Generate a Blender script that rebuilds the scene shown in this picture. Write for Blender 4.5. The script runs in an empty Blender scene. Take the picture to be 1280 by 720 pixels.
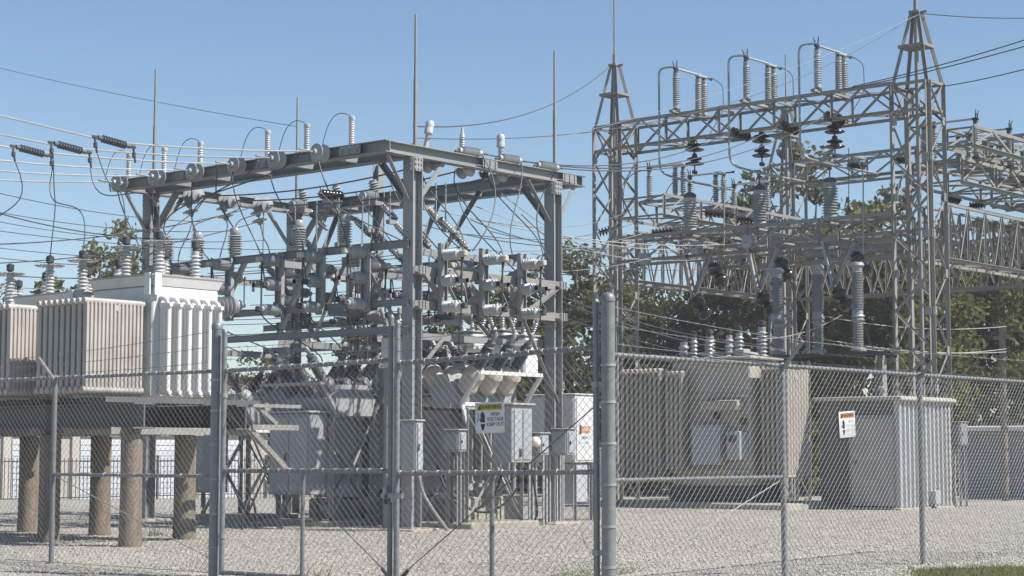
import bpy, math, random
import numpy as np
from mathutils import Vector, Matrix, Quaternion

random.seed(7)
RNG = np.random.default_rng(11)
PI = math.pi
SC = bpy.context.scene
COL = SC.collection

# ------------------------------------------------------------------ camera, sky, sun, exposure
# The yard is laid out on its own grid: world X and Y run along the two fence lines.
CAM_Z = 1.3
FPX = 2300.0                       # focal length in pixels of a 1280 px wide frame
YAW = math.atan2(-0.762, 0.648)
PITCH = math.atan(205.0 / FPX)
cam_d = bpy.data.cameras.new("camera")
cam_d.sensor_width = 36.0
cam_d.lens = 36.0 * FPX / 1280.0
cam_d.clip_start = 0.1
cam_d.clip_end = 3000.0
cam = bpy.data.objects.new("camera", cam_d)
COL.objects.link(cam)
cam.location = (0, 0, CAM_Z)
cam.rotation_euler = (PI / 2 + PITCH, 0, YAW)
SC.camera = cam

SUN_EL = math.radians(47)
SUN_H = Vector((math.sin(math.radians(24)), -math.cos(math.radians(24)), 0))   # horizontal direction towards the sun
world = bpy.data.worlds.new("World")
SC.world = world
world.use_nodes = True
wn = world.node_tree.nodes
wl = world.node_tree.links
wn.clear()
wo = wn.new("ShaderNodeOutputWorld")
wb = wn.new("ShaderNodeBackground")
sk = wn.new("ShaderNodeTexSky")
sk.sky_type = 'NISHITA'
sk.sun_disc = False
sk.sun_elevation = SUN_EL
sk.sun_rotation = math.atan2(SUN_H.x, SUN_H.y)
sk.air_density = 1.0
sk.dust_density = 0.12
sk.ozone_density = 3.2
wb.inputs[1].default_value = 0.090
wl.new(sk.outputs[0], wb.inputs[0])
wl.new(wb.outputs[0], wo.inputs[0])

sun_d = bpy.data.lights.new("sun", 'SUN')
sun_d.energy = 5.0
sun_d.angle = math.radians(0.5)
sun_d.color = (1.0, 0.95, 0.87)
sun = bpy.data.objects.new("sun", sun_d)
COL.objects.link(sun)
sun.location = (20, -20, 40)
sdir = (SUN_H * math.cos(SUN_EL) + Vector((0, 0, math.sin(SUN_EL)))).normalized()
sun.rotation_euler = sdir.to_track_quat('Z', 'Y').to_euler()

SC.view_settings.view_transform = 'Standard'
SC.view_settings.look = 'None'
SC.view_settings.exposure = 0.55
SC.view_settings.gamma = 1.0
SC.view_settings.use_curve_mapping = False
SC.render.engine = 'CYCLES'

# ------------------------------------------------------------------ layout helpers
CP, SP = math.cos(PITCH), math.sin(PITCH)
RIGHT = Vector((0.648, -0.762, 0))
FWD = Vector((0.762, 0.648, 0))
def ray(px, py):
    x = (px - 640) / FPX
    y = (360 - py) / FPX
    return RIGHT * x + FWD * (CP - y * SP) + Vector((0, 0, y * CP + SP))
def at_d(px, py, d):
    r = ray(px, py)
    return Vector((0, 0, CAM_Z)) + r * (d / r.dot(FWD))
def at_u(px, py, u):
    r = ray(px, py)
    return Vector((0, 0, CAM_Z)) + r * (u / r.x)
def at_v(px, py, v):
    r = ray(px, py)
    return Vector((0, 0, CAM_Z)) + r * (v / r.y)
def depth(u, v):
    return 0.762 * u + 0.648 * v
def smooth(a, b, x):
    t = min(1.0, max(0.0, (x - a) / (b - a)))
    return t * t * (3 - 2 * t)
def gz(u, v):                       # height of the ground
    d = depth(u, v)
    return -0.09 * (1 - smooth(19, 26, d)) * smooth(10.3, 12.5, v) - 0.37 * smooth(45, 70, d)

# ------------------------------------------------------------------ materials
M = {}
def mat(key, col, rough=0.5, metal=0.0, var=0.12, scale=6.0, bump=0.0, bscale=40.0, stain=None, stain_amt=0.5, stain_scale=(3, 3, 0.6), objvar=0.1, spec=0.5):
    m = bpy.data.materials.new(key)
    m.use_nodes = True
    nt = m.node_tree
    n, l = nt.nodes, nt.links
    b = n["Principled BSDF"]
    tc = n.new("ShaderNodeTexCoord")
    ns = n.new("ShaderNodeTexNoise")
    ns.inputs["Scale"].default_value = scale
    ns.inputs["Detail"].default_value = 6
    ns.inputs["Roughness"].default_value = 0.65
    l.new(tc.outputs["Object"], ns.inputs["Vector"])
    oi = n.new("ShaderNodeObjectInfo")
    mr = n.new("ShaderNodeMapRange")
    mr.inputs[1].default_value = 0.3
    mr.inputs[2].default_value = 0.7
    mr.inputs[3].default_value = 1 - var
    mr.inputs[4].default_value = 1 + var
    l.new(ns.outputs["Fac"], mr.inputs[0])
    mo = n.new("ShaderNodeMapRange")
    mo.inputs[3].default_value = 1 - objvar
    mo.inputs[4].default_value = 1 + objvar
    l.new(oi.outputs["Random"], mo.inputs[0])
    mul = n.new("ShaderNodeMath"); mul.operation = 'MULTIPLY'
    l.new(mr.outputs[0], mul.inputs[0]); l.new(mo.outputs[0], mul.inputs[1])
    vm = n.new("ShaderNodeVectorMath"); vm.operation = 'SCALE'
    vm.inputs[0].default_value = col[:3]
    l.new(mul.outputs[0], vm.inputs[3])
    out = vm.outputs[0]
    if stain:
        mp = n.new("ShaderNodeMapping")
        mp.inputs["Scale"].default_value = stain_scale
        l.new(tc.outputs["Object"], mp.inputs[0])
        n2 = n.new("ShaderNodeTexNoise")
        n2.inputs["Scale"].default_value = 1.0
        n2.inputs["Detail"].default_value = 8
        n2.inputs["Roughness"].default_value = 0.7
        l.new(mp.outputs[0], n2.inputs["Vector"])
        r2 = n.new("ShaderNodeMapRange")
        r2.inputs[1].default_value = 0.48
        r2.inputs[2].default_value = 0.68
        r2.inputs[3].default_value = 0
        r2.inputs[4].default_value = stain_amt
        l.new(n2.outputs["Fac"], r2.inputs[0])
        mx = n.new("ShaderNodeMix"); mx.data_type = 'RGBA'
        l.new(r2.outputs[0], mx.inputs[0])
        l.new(out, mx.inputs[6])
        mx.inputs[7].default_value = (*stain, 1)
        out = mx.outputs[2]
    l.new(out, b.inputs["Base Color"])
    rr = n.new("ShaderNodeMapRange")
    rr.inputs[3].default_value = max(0.05, rough - 0.12)
    rr.inputs[4].default_value = min(1, rough + 0.12)
    l.new(ns.outputs["Fac"], rr.inputs[0])
    l.new(rr.outputs[0], b.inputs["Roughness"])
    b.inputs["Metallic"].default_value = metal
    b.inputs["Specular IOR Level"].default_value = spec
    if bump:
        nb = n.new("ShaderNodeTexNoise")
        nb.inputs["Scale"].default_value = bscale
        nb.inputs["Detail"].default_value = 4
        l.new(tc.outputs["Object"], nb.inputs["Vector"])
        bp = n.new("ShaderNodeBump")
        bp.inputs["Strength"].default_value = bump
        bp.inputs["Distance"].default_value = 0.01
        l.new(nb.outputs["Fac"], bp.inputs["Height"])
        l.new(bp.outputs[0], b.inputs["Normal"])
    M[key] = m
    return m

mat("galvanised", (0.31, 0.312, 0.31), 0.55, 0.25, 0.14, 8, 0.15, 60)
mat("weathered_steel", (0.26, 0.25, 0.234), 0.62, 0.15, 0.2, 5, 0.15, 60, stain=(0.2, 0.15, 0.11), stain_amt=0.35, stain_scale=(8, 8, 3))
mat("grey_beam", (0.245, 0.252, 0.258), 0.6, 0.1, 0.12, 4, 0.1, 50, stain=(0.34, 0.31, 0.27), stain_amt=0.35, stain_scale=(6, 6, 2))
mat("fence_tube", (0.215, 0.223, 0.23), 0.5, 0.35, 0.16, 12, 0.1, 80)
mat("fence_wire", (0.27, 0.275, 0.275), 0.55, 0.3, 0.15, 20)
mat("aluminium", (0.5, 0.49, 0.47), 0.4, 0.5, 0.1, 10)
mat("dark_wire", (0.085, 0.085, 0.09), 0.6, 0.2, 0.2, 3)
mat("pale_wire", (0.42, 0.41, 0.39), 0.5, 0.3, 0.15, 3)
mat("black_rubber", (0.025, 0.025, 0.027), 0.6, 0, 0.2, 10)
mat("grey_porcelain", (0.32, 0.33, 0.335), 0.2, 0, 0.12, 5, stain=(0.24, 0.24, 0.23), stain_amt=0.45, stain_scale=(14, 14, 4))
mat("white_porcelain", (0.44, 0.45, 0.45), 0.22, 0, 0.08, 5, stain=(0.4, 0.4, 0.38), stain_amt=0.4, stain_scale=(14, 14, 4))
mat("brown_porcelain", (0.04, 0.034, 0.032), 0.22, 0, 0.2, 5)
mat("dark_polymer", (0.105, 0.11, 0.12), 0.5, 0, 0.15, 8)
mat("tan_porcelain", (0.5, 0.43, 0.35), 0.45, 0, 0.12, 6)
mat("white_paint", (0.60, 0.605, 0.60), 0.45, 0, 0.05, 3, 0.05, 30, stain=(0.46, 0.43, 0.39), stain_amt=0.35, stain_scale=(5, 5, 0.8))
mat("dirty_white", (0.40, 0.375, 0.345), 0.55, 0, 0.12, 3, 0.05, 30, stain=(0.26, 0.2, 0.16), stain_amt=0.55, stain_scale=(4, 4, 0.9))
mat("grey_paint", (0.30, 0.318, 0.332), 0.5, 0, 0.08, 3, 0.05, 30, stain=(0.26, 0.26, 0.26), stain_amt=0.3, stain_scale=(4, 4, 0.8))
mat("pale_grey_paint", (0.35, 0.365, 0.375), 0.45, 0, 0.06, 3, 0.05, 30, stain=(0.42, 0.41, 0.4), stain_amt=0.3, stain_scale=(4, 4, 0.8))
mat("old_tank", (0.36, 0.34, 0.30), 0.6, 0, 0.15, 3, 0.1, 30, stain=(0.30, 0.25, 0.09), stain_amt=0.55, stain_scale=(2.5, 2.5, 1.6))
mat("radiator_grey", (0.33, 0.30, 0.26), 0.6, 0, 0.12, 3, 0.1, 30, stain=(0.33, 0.28, 0.22), stain_amt=0.45, stain_scale=(4, 4, 1))
mat("dark_metal", (0.06, 0.062, 0.066), 0.55, 0.2, 0.2, 6)
mat("concrete", (0.34, 0.31, 0.26), 0.85, 0, 0.18, 4, 0.3, 40, stain=(0.17, 0.15, 0.11), stain_amt=0.6, stain_scale=(3, 3, 1))
mat("pier_wood", (0.2, 0.162, 0.122), 0.9, 0, 0.3, 7, 0.9, 30, stain=(0.075, 0.07, 0.04), stain_amt=0.85, stain_scale=(5, 5, 0.7))
mat("shed_metal", (0.40, 0.41, 0.42), 0.42, 0.25, 0.08, 3, stain=(0.4, 0.38, 0.36), stain_amt=0.35, stain_scale=(6, 6, 0.7))
mat("shed_trim", (0.36, 0.335, 0.305), 0.55, 0, 0.1, 4)
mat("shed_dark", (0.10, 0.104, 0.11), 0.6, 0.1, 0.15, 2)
mat("door_grey", (0.33, 0.33, 0.32), 0.55, 0, 0.14, 2.5, stain=(0.3, 0.24, 0.19), stain_amt=0.5, stain_scale=(4, 4, 2))
mat("sign_white", (0.58, 0.59, 0.6), 0.4, 0, 0.03, 4)
mat("sign_yellow", (0.50, 0.40, 0.05), 0.45, 0, 0.08, 4)
mat("sign_orange", (0.50, 0.19, 0.075), 0.45, 0, 0.08, 4)
mat("ink", (0.02, 0.02, 0.02), 0.6, 0, 0.1, 4)
mat("faded_ink", (0.4, 0.38, 0.37), 0.6, 0, 0.1, 4)
mat("building_beige", (0.4, 0.37, 0.33), 0.8, 0, 0.08, 1.5)
mat("building_white", (0.5, 0.52, 0.56), 0.6, 0, 0.05, 2)
mat("building_grey", (0.20, 0.21, 0.225), 0.6, 0, 0.1, 1.2)
mat("roof_white", (0.6, 0.6, 0.6), 0.5, 0, 0.04, 2)
mat("bark", (0.12, 0.095, 0.075), 0.9, 0, 0.3, 6, 0.6, 20)
mat("pole_wood", (0.2, 0.17, 0.14), 0.9, 0, 0.25, 6, 0.4, 30)
mat("gravel_stone", (0.40, 0.375, 0.34), 0.9, 0, 0.3, 9)
mat("glass_lamp", (0.75, 0.68, 0.58), 0.25, 0, 0.05, 4)
mat("grass", (0.10, 0.115, 0.035), 0.8, 0, 0.35, 1.2)

def leaf_mat(key, col, col2):
    m = bpy.data.materials.new(key)
    m.use_nodes = True
    n, l = m.node_tree.nodes, m.node_tree.links
    b = n["Principled BSDF"]
    g = n.new("ShaderNodeNewGeometry")
    tc = n.new("ShaderNodeTexCoord")
    ns = n.new("ShaderNodeTexNoise"); ns.inputs["Scale"].default_value = 0.9; ns.inputs["Detail"].default_value = 3
    l.new(tc.outputs["Object"], ns.inputs["Vector"])
    ad = n.new("ShaderNodeMath"); ad.operation = 'MULTIPLY_ADD'
    l.new(g.outputs["Random Per Island"], ad.inputs[0]); ad.inputs[1].default_value = 0.7
    sb = n.new("ShaderNodeMath"); sb.operation = 'SUBTRACT'; sb.inputs[1].default_value = 0.35
    l.new(ns.outputs["Fac"], sb.inputs[0]); l.new(sb.outputs[0], ad.inputs[2])
    cr = n.new("ShaderNodeMix"); cr.data_type = 'RGBA'
    l.new(ad.outputs[0], cr.inputs[0])
    cr.inputs[6].default_value = (*col, 1)
    cr.inputs[7].default_value = (*col2, 1)
    l.new(cr.outputs[2], b.inputs["Base Color"])
    b.inputs["Roughness"].default_value = 0.7
    b.inputs["Specular IOR Level"].default_value = 0.25
    tr = n.new("ShaderNodeBsdfTranslucent")
    l.new(cr.outputs[2], tr.inputs[0])
    mx = n.new("ShaderNodeMixShader"); mx.inputs[0].default_value = 0.4
    l.new(b.outputs[0], mx.inputs[1]); l.new(tr.outputs[0], mx.inputs[2])
    l.new(mx.outputs[0], n["Material Output"].inputs[0])
    M[key] = m
leaf_mat("leaf_dark", (0.072, 0.082, 0.034), (0.15, 0.145, 0.056))
leaf_mat("leaf_olive", (0.10, 0.115, 0.036), (0.19, 0.175, 0.058))
leaf_mat("grass_blade", (0.13, 0.135, 0.05), (0.24, 0.22, 0.10))
leaf_mat("leaf_brown", (0.09, 0.086, 0.043), (0.17, 0.148, 0.07))

def gravel_material():
    m = bpy.data.materials.new("gravel")
    m.use_nodes = True
    n, l = m.node_tree.nodes, m.node_tree.links
    b = n["Principled BSDF"]
    tc = n.new("ShaderNodeTexCoord")
    v1 = n.new("ShaderNodeTexVoronoi"); v1.inputs["Scale"].default_value = 38
    l.new(tc.outputs["Object"], v1.inputs["Vector"])
    v2 = n.new("ShaderNodeTexVoronoi"); v2.inputs["Scale"].default_value = 17
    l.new(tc.outputs["Object"], v2.inputs["Vector"])
    nb = n.new("ShaderNodeTexNoise"); nb.inputs["Scale"].default_value = 0.5; nb.inputs["Detail"].default_value = 6
    l.new(tc.outputs["Object"], nb.inputs["Vector"])
    s1 = n.new("ShaderNodeSeparateColor"); l.new(v1.outputs["Color"], s1.inputs[0])
    s2 = n.new("ShaderNodeSeparateColor"); l.new(v2.outputs["Color"], s2.inputs[0])
    a = n.new("ShaderNodeMath"); a.operation = 'ADD'
    l.new(s1.outputs[0], a.inputs[0]); l.new(s2.outputs[1], a.inputs[1])
    a2 = n.new("ShaderNodeMath"); a2.operation = 'MULTIPLY_ADD'
    l.new(nb.outputs["Fac"], a2.inputs[0]); a2.inputs[1].default_value = 1.5; l.new(a.outputs[0], a2.inputs[2])
    cr = n.new("ShaderNodeValToRGB")
    mr = n.new("ShaderNodeMapRange"); mr.inputs[1].default_value = 0.65; mr.inputs[2].default_value = 2.7
    l.new(a2.outputs[0], mr.inputs[0]); l.new(mr.outputs[0], cr.inputs[0])
    e = cr.color_ramp.elements
    e[0].position = 0.0; e[0].color = (0.17, 0.152, 0.13, 1)
    e[1].position = 1.0; e[1].color = (0.53, 0.492, 0.435, 1)
    k = e.new(0.45); k.color = (0.35, 0.323, 0.284, 1)
    l.new(cr.outputs[0], b.inputs["Base Color"])
    b.inputs["Roughness"].default_value = 0.95
    b.inputs["Specular IOR Level"].default_value = 0.2
    bp = n.new("ShaderNodeBump"); bp.inputs["Strength"].default_value = 0.9; bp.inputs["Distance"].default_value = 0.03
    l.new(a.outputs[0], bp.inputs["Height"])
    l.new(bp.outputs[0], b.inputs["Normal"])
    M["gravel"] = m
gravel_material()

# ------------------------------------------------------------------ mesh helpers
class MB:
    """collects shapes, then links them as one mesh"""
    def __init__(s):
        s.v, s.f = [], []
    def add(s, vs, fs, mx=None):
        o = len(s.v)
        if mx is not None:
            vs = [mx @ Vector(p) for p in vs]
        s.v += [tuple(p) for p in vs]
        s.f += [tuple(i + o for i in f) for f in fs]
        return s
    def box(s, c, d, mx=None, bev=0.0):
        x, y, z = d[0] / 2, d[1] / 2, d[2] / 2
        c = Vector(c)
        if bev <= 0:
            vs = [c + Vector((sx * x, sy * y, sz * z)) for sz in (-1, 1) for sy in (-1, 1) for sx in (-1, 1)]
            fs = [(0, 2, 3, 1), (4, 5, 7, 6), (0, 1, 5, 4), (2, 6, 7, 3), (0, 4, 6, 2), (1, 3, 7, 5)]
            return s.add(vs, fs, mx)
        b = min(bev, x * .9, y * .9, z * .9)
        pr = [(-x + b, -y), (x - b, -y), (x, -y + b), (x, y - b), (x - b, y), (-x + b, y), (-x, y - b), (-x, -y + b)]
        k = [(p[0] * (x - b) / x, p[1] * (y - b) / y) for p in pr]
        vs = [c + Vector((p[0], p[1], -z)) for p in k] + [c + Vector((p[0], p[1], -z + b)) for p in pr] + [c + Vector((p[0], p[1], z - b)) for p in pr] + [c + Vector((p[0], p[1], z)) for p in k]
        fs = []
        for r in range(3):
            for i in range(8):
                j = (i + 1) % 8
                fs.append((r * 8 + i, r * 8 + j, r * 8 + 8 + j, r * 8 + 8 + i))
        fs.append(tuple(range(7, -1, -1)))
        fs.append(tuple(range(24, 32)))
        return s.add(vs, fs, mx)
    def bx(s, lo, hi, bev=0.0):
        return s.box([(a + b) / 2 for a, b in zip(lo, hi)], [abs(b - a) for a, b in zip(lo, hi)], None, bev)
    def lathe(s, prof, n=14, mx=None, cap=True):
        vs, fs = [], []
        for r, z in prof:
            for i in range(n):
                a = 2 * PI * i / n
                vs.append((r * math.cos(a), r * math.sin(a), z))
        for k in range(len(prof) - 1):
            for i in range(n):
                j = (i + 1) % n
                fs.append((k * n + i, k * n + j, k * n + n + j, k * n + n + i))
        if cap:
            fs.append(tuple(range(n - 1, -1, -1)))
            t = (len(prof) - 1) * n
            fs.append(tuple(range(t, t + n)))
        return s.add(vs, fs, mx)
    def rod(s, a, b, r, r2=None, n=8):
        a, b = Vector(a), Vector(b)
        return s.lathe([(r, 0), (r if r2 is None else r2, (b - a).length)], n, frame(a, b))
    def tube(s, pts, r, n=6, cap=True):
        pts = [Vector(p) for p in pts]
        vs, fs = [], []
        up = None
        for i, p in enumerate(pts):
            t = (pts[min(i + 1, len(pts) - 1)] - pts[max(i - 1, 0)]).normalized()
            if up is None:
                up = t.orthogonal().normalized()
            up = (up - t * up.dot(t))
            up = up.normalized() if up.length > 1e-6 else t.orthogonal().normalized()
            w = t.cross(up)
            for k in range(n):
                a = 2 * PI * k / n
                vs.append(p + up * (r * math.cos(a)) + w * (r * math.sin(a)))
        for i in range(len(pts) - 1):
            for k in range(n):
                j = (k + 1) % n
                fs.append((i * n + k, i * n + j, i * n + n + j, i * n + n + k))
        if cap:
            fs.append(tuple(range(n - 1, -1, -1)))
            t = (len(pts) - 1) * n
            fs.append(tuple(range(t, t + n)))
        return s.add(vs, fs)
    def prism(s, prof, z0, z1, mx=None):
        n = len(prof)
        vs = [(p[0], p[1], z0) for p in prof] + [(p[0], p[1], z1) for p in prof]
        fs = [(i, (i + 1) % n, n + (i + 1) % n, n + i) for i in range(n)]
        fs += [tuple(range(n - 1, -1, -1)), tuple(range(n, 2 * n))]
        return s.add(vs, fs, mx)
    def mesh(s, name, material, smooth_deg=40):
        me = bpy.data.meshes.new(name)
        me.from_pydata(s.v, [], s.f)
        me.materials.append(M[material])
        if smooth_deg:
            me.polygons.foreach_set("use_smooth", [True] * len(me.polygons))
            me.set_sharp_from_angle(angle=math.radians(smooth_deg))
        me.update()
        return me

def frame(a, b, roll=0.0):
    """matrix whose Z axis runs from a to b"""
    a, b = Vector(a), Vector(b)
    d = b - a
    q = d.to_track_quat('Z', 'Y') if d.length > 1e-9 else Quaternion()
    return Matrix.Translation(a) @ q.to_matrix().to_4x4() @ Matrix.Rotation(roll, 4, 'Z')

def link(name, me, parent=None, mx=None, **props):
    o = bpy.data.objects.new(name, me)
    COL.objects.link(o)
    if parent is not None:
        o.parent = parent
    if mx is not None:
        o.matrix_local = mx
    for k, v in props.items():
        o[k] = v
    return o

def thing(name, label, cat, loc=(0, 0, 0), rz=0.0, group=None):
    o = bpy.data.objects.new(name, None)
    o.empty_display_size = 0.2
    COL.objects.link(o)
    o.location = loc
    o.rotation_euler = (0, 0, rz)
    o["label"] = label
    o["category"] = cat
    if group:
        o["group"] = group
    return o

def part(parent, name, mb, material, smooth_deg=40, **props):
    return link(name, mb.mesh(name, material, smooth_deg), parent, None, **props)

def solo(name, label, cat, mb, material, loc=(0, 0, 0), group=None, smooth_deg=40):
    o = link(name, mb.mesh(name, material, smooth_deg))
    o.location = loc
    o["label"] = label
    o["category"] = cat
    if group:
        o["group"] = group
    return o

_pc = {}
def profile_mesh(kind, size, material):
    """a steel section of unit length along Z, shared by all members of that size"""
    k = (kind, size, material)
    if k in _pc:
        return _pc[k]
    s = size
    t = s * 0.14
    if kind == 'L':
        pr = [(0, 0), (s, 0), (s, t), (t, t), (t, s), (0, s)]
        pr = [(x - s * .3, y - s * .3) for x, y in pr]
    elif kind == 'I':
        h, t = s / 2, s * 0.07
        pr = [(-h, -h), (h, -h), (h, -h + t), (t / 2, -h + t), (t / 2, h - t), (h, h - t), (h, h), (-h, h), (-h, h - t), (-t / 2, h - t), (-t / 2, -h + t), (-h, -h + t)]
    elif kind == 'C':
        h, t, w = s / 2, s * 0.06, s * 0.32
        pr = [(0, -h), (w, -h), (w, -h + t), (t, -h + t), (t, h - t), (w, h - t), (w, h), (0, h)]
    elif kind == 'B':
        h = s / 2
        pr = [(-h, -h), (h, -h), (h, h), (-h, h)]
    else:
        pr = [(s / 2 * math.cos(2 * PI * i / 10), s / 2 * math.sin(2 * PI * i / 10)) for i in range(10)]
    me = MB().prism(pr, 0, 1).mesh('section', material)
    _pc[k] = me
    return me

def member(parent, name, a, b, kind='L', size=0.06, material='weathered_steel', roll=0.0, base=None):
    a, b = Vector(a), Vector(b)
    if base is not None:
        a = a - base; b = b - base
    m = frame(a, b, roll) @ Matrix.Diagonal((1, 1, (b - a).length, 1))
    return link(name, profile_mesh(kind, size, material), parent, m)

_ic = {}
def post_profile(L, rc, rs, n, cap=0.12):
    """ribbed porcelain post of length L with n sheds"""
    c = L * cap
    pr = [(rc * 1.15, 0), (rc * 1.15, c * .8), (rc, c)]
    p = (L - 2 * c) / n
    for i in range(n):
        z = c + i * p
        pr += [(rc, z + p * .12), (rs, z + p * .38), (rs * .96, z + p * .52), (rc, z + p * .92)]
    pr += [(rc, L - c), (rc * 1.1, L - c * .8), (rc * 1.1, L)]
    return pr
def ins_mesh(L, rc, rs, n, material, seg=14):
    k = (L, rc, rs, n, material)
    if k not in _ic:
        _ic[k] = MB().lathe(post_profile(L, rc, rs, n), seg).mesh('insulator', material, 50)
    return _ic[k]
def disc_mesh(material, r=0.13):
    k = ('disc', material, r)
    if k not in _ic:
        pr = [(.012, -.03), (.03, -.02), (r * .8, -.012), (r, .002), (r * .97, .014), (r * .6, .03), (r * .36, .045), (r * .32, .085), (.02, .1)]
        _ic[k] = MB().lathe(pr, 18).mesh('insulator_disc', material, 50)
    return _ic[k]

def catenary(a, b, sag, n=14):
    a, b = Vector(a), Vector(b)
    return [a.lerp(b, i / n) - Vector((0, 0, sag * 4 * (i / n) * (1 - i / n))) for i in range(n + 1)]
def bez(p0, p1, p2, p3, n=14):
    r = []
    for i in range(n + 1):
        t = i / n
        r.append(Vector(p0) * (1 - t) ** 3 + Vector(p1) * 3 * t * (1 - t) ** 2 + Vector(p2) * 3 * t * t * (1 - t) + Vector(p3) * t ** 3)
    return r
def fillet(pts, r=0.15, n=5):
    pts = [Vector(p) for p in pts]
    out = [pts[0]]
    for i in range(1, len(pts) - 1):
        a, b, c = pts[i - 1], pts[i], pts[i + 1]
        d1, d2 = (a - b), (c - b)
        k = min(r, d1.length * .45, d2.length * .45)
        p, q = b + d1.normalized() * k, b + d2.normalized() * k
        for j in range(n + 1):
            t = j / n
            out.append(p * (1 - t) ** 2 + b * 2 * t * (1 - t) + q * t * t)
    out.append(pts[-1])
    return out

def text_mesh(body, size, material, align='CENTER'):
    cu = bpy.data.curves.new('lettering', 'FONT')
    cu.body = body
    cu.size = size
    cu.align_x = align
    cu.align_y = 'CENTER'
    cu.extrude = 0.0006
    cu.offset = size * 0.012
    ob = bpy.data.objects.new('lettering', cu)
    COL.objects.link(ob)
    bpy.context.view_layer.update()
    dg = bpy.context.evaluated_depsgraph_get()
    me = bpy.data.meshes.new_from_object(ob.evaluated_get(dg))
    bpy.data.objects.remove(ob)
    me.materials.clear()
    me.materials.append(M[material])
    return me

# ------------------------------------------------------------------ ground
def axis(lo, hi, flo, fhi, fine, coarse):
    a = []
    x = lo
    while x < hi - 1e-6:
        a.append(x)
        x += fine if flo <= x < fhi else min(coarse, max(fine, (flo - x) if x < flo else coarse))
    a.append(hi)
    return a
def sheet(name, us, vs, dz, material, edge=None):
    vv, ff = [], []
    for i, u in enumerate(us):
        for j, v in enumerate(vs):
            w = v if edge is None else edge(u, v, j)
            vv.append((u, w, gz(u, w) + dz))
    n = len(vs)
    for i in range(len(us) - 1):
        for j in range(n - 1):
            ff.append((i * n + j, (i + 1) * n + j, (i + 1) * n + j + 1, i * n + j + 1))
    mb = MB(); mb.v = vv; mb.f = ff
    o = link(name, mb.mesh(name, material, 60))
    o["kind"] = "structure"
    return o
sheet('ground', axis(-300, 900, 4, 74, 2, 50), axis(-300, 900, 4, 74, 2, 50), -0.006, 'grass')
def yard_edge(u, v, j):
    if j == 0:
        return 8.4 + 1.5 * smooth(16.4, 18.4, u) - 0.75 * smooth(18.4, 20.4, u) + 0.06 * math.sin(u * 2.7) + 0.07 * math.sin(u * 6.1 + 1)
    return v
sheet('gravel_yard', [4 + 0.4 * i for i in range(80)] + [36 + 2 * i for i in range(18)], [9.0, 10.3] + [11 + i for i in range(16)] + [27 + 2 * i for i in range(16)], 0.0, 'gravel', yard_edge)

def gravel_stones():
    n = 130000
    Z = 17.0 + 28 * RNG.random(n) ** 1.6
    X = (RNG.random(n) * 2 - 1) * 0.30 * Z
    u = .648 * X + .762 * Z
    v = -.762 * X + .648 * Z
    edge = np.array([yard_edge(a, 0, 0) for a in u])
    keep = (v > edge + 0.02)
    u, v = u[keep], v[keep]
    n = len(u)
    z = np.array([gz(a, b) for a, b in zip(u, v)])
    r = 0.006 + 0.011 * RNG.random(n) ** 1.8
    base = np.array([[1, 0, 0], [0, 1, 0], [-1, 0, 0], [0, -1, 0], [0, 0, .75], [0, 0, -.75]], float)
    P = np.repeat(base[None], n, 0) * (0.7 + 0.6 * RNG.random((n, 6, 1)))
    a = RNG.random(n) * 2 * PI
    c, s = np.cos(a)[:, None], np.sin(a)[:, None]
    Q = P.copy()
    Q[:, :, 0] = P[:, :, 0] * c - P[:, :, 1] * s
    Q[:, :, 1] = P[:, :, 0] * s + P[:, :, 1] * c
    t = RNG.normal(0, .35, (n, 1))
    Q[:, :, 2] += t * Q[:, :, 0]
    Q *= r[:, None, None]
    Q[:, :, 0] += u[:, None]; Q[:, :, 1] += v[:, None]; Q[:, :, 2] += (z + r * .35)[:, None]
    tri = np.array([[0, 1, 4], [1, 2, 4], [2, 3, 4], [3, 0, 4], [1, 0, 5], [2, 1, 5], [3, 2, 5], [0, 3, 5]])
    F = (np.arange(n)[:, None, None] * 6 + tri[None]).reshape(-1, 3)
    me = bpy.data.meshes.new('gravel_stones')
    me.vertices.add(n * 6); me.vertices.foreach_set('co', Q.reshape(-1))
    me.loops.add(len(F) * 3); me.loops.foreach_set('vertex_index', F.reshape(-1))
    me.polygons.add(len(F)); me.polygons.foreach_set('loop_start', np.arange(len(F)) * 3)
    me.update(); me.validate()
    m = bpy.data.materials.new('gravel_pieces'); m.use_nodes = True
    nn, l = m.node_tree.nodes, m.node_tree.links
    g = nn.new("ShaderNodeNewGeometry"); cr = nn.new("ShaderNodeValToRGB")
    e = cr.color_ramp.elements
    e[0].color = (0.2, 0.18, 0.155, 1); e[1].color = (0.57, 0.53, 0.465, 1)
    k = e.new(0.5); k.color = (0.385, 0.353, 0.307, 1)
    l.new(g.outputs["Random Per Island"], cr.inputs[0]); l.new(cr.outputs[0], nn["Principled BSDF"].inputs["Base Color"])
    nn["Principled BSDF"].inputs["Roughness"].default_value = 0.9
    me.materials.append(m)
    o = link('gravel_stones', me)
    o["kind"] = "stuff"; o["label"] = "pale crushed gravel spread over the whole yard"; o["category"] = "gravel"
gravel_stones()

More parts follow.
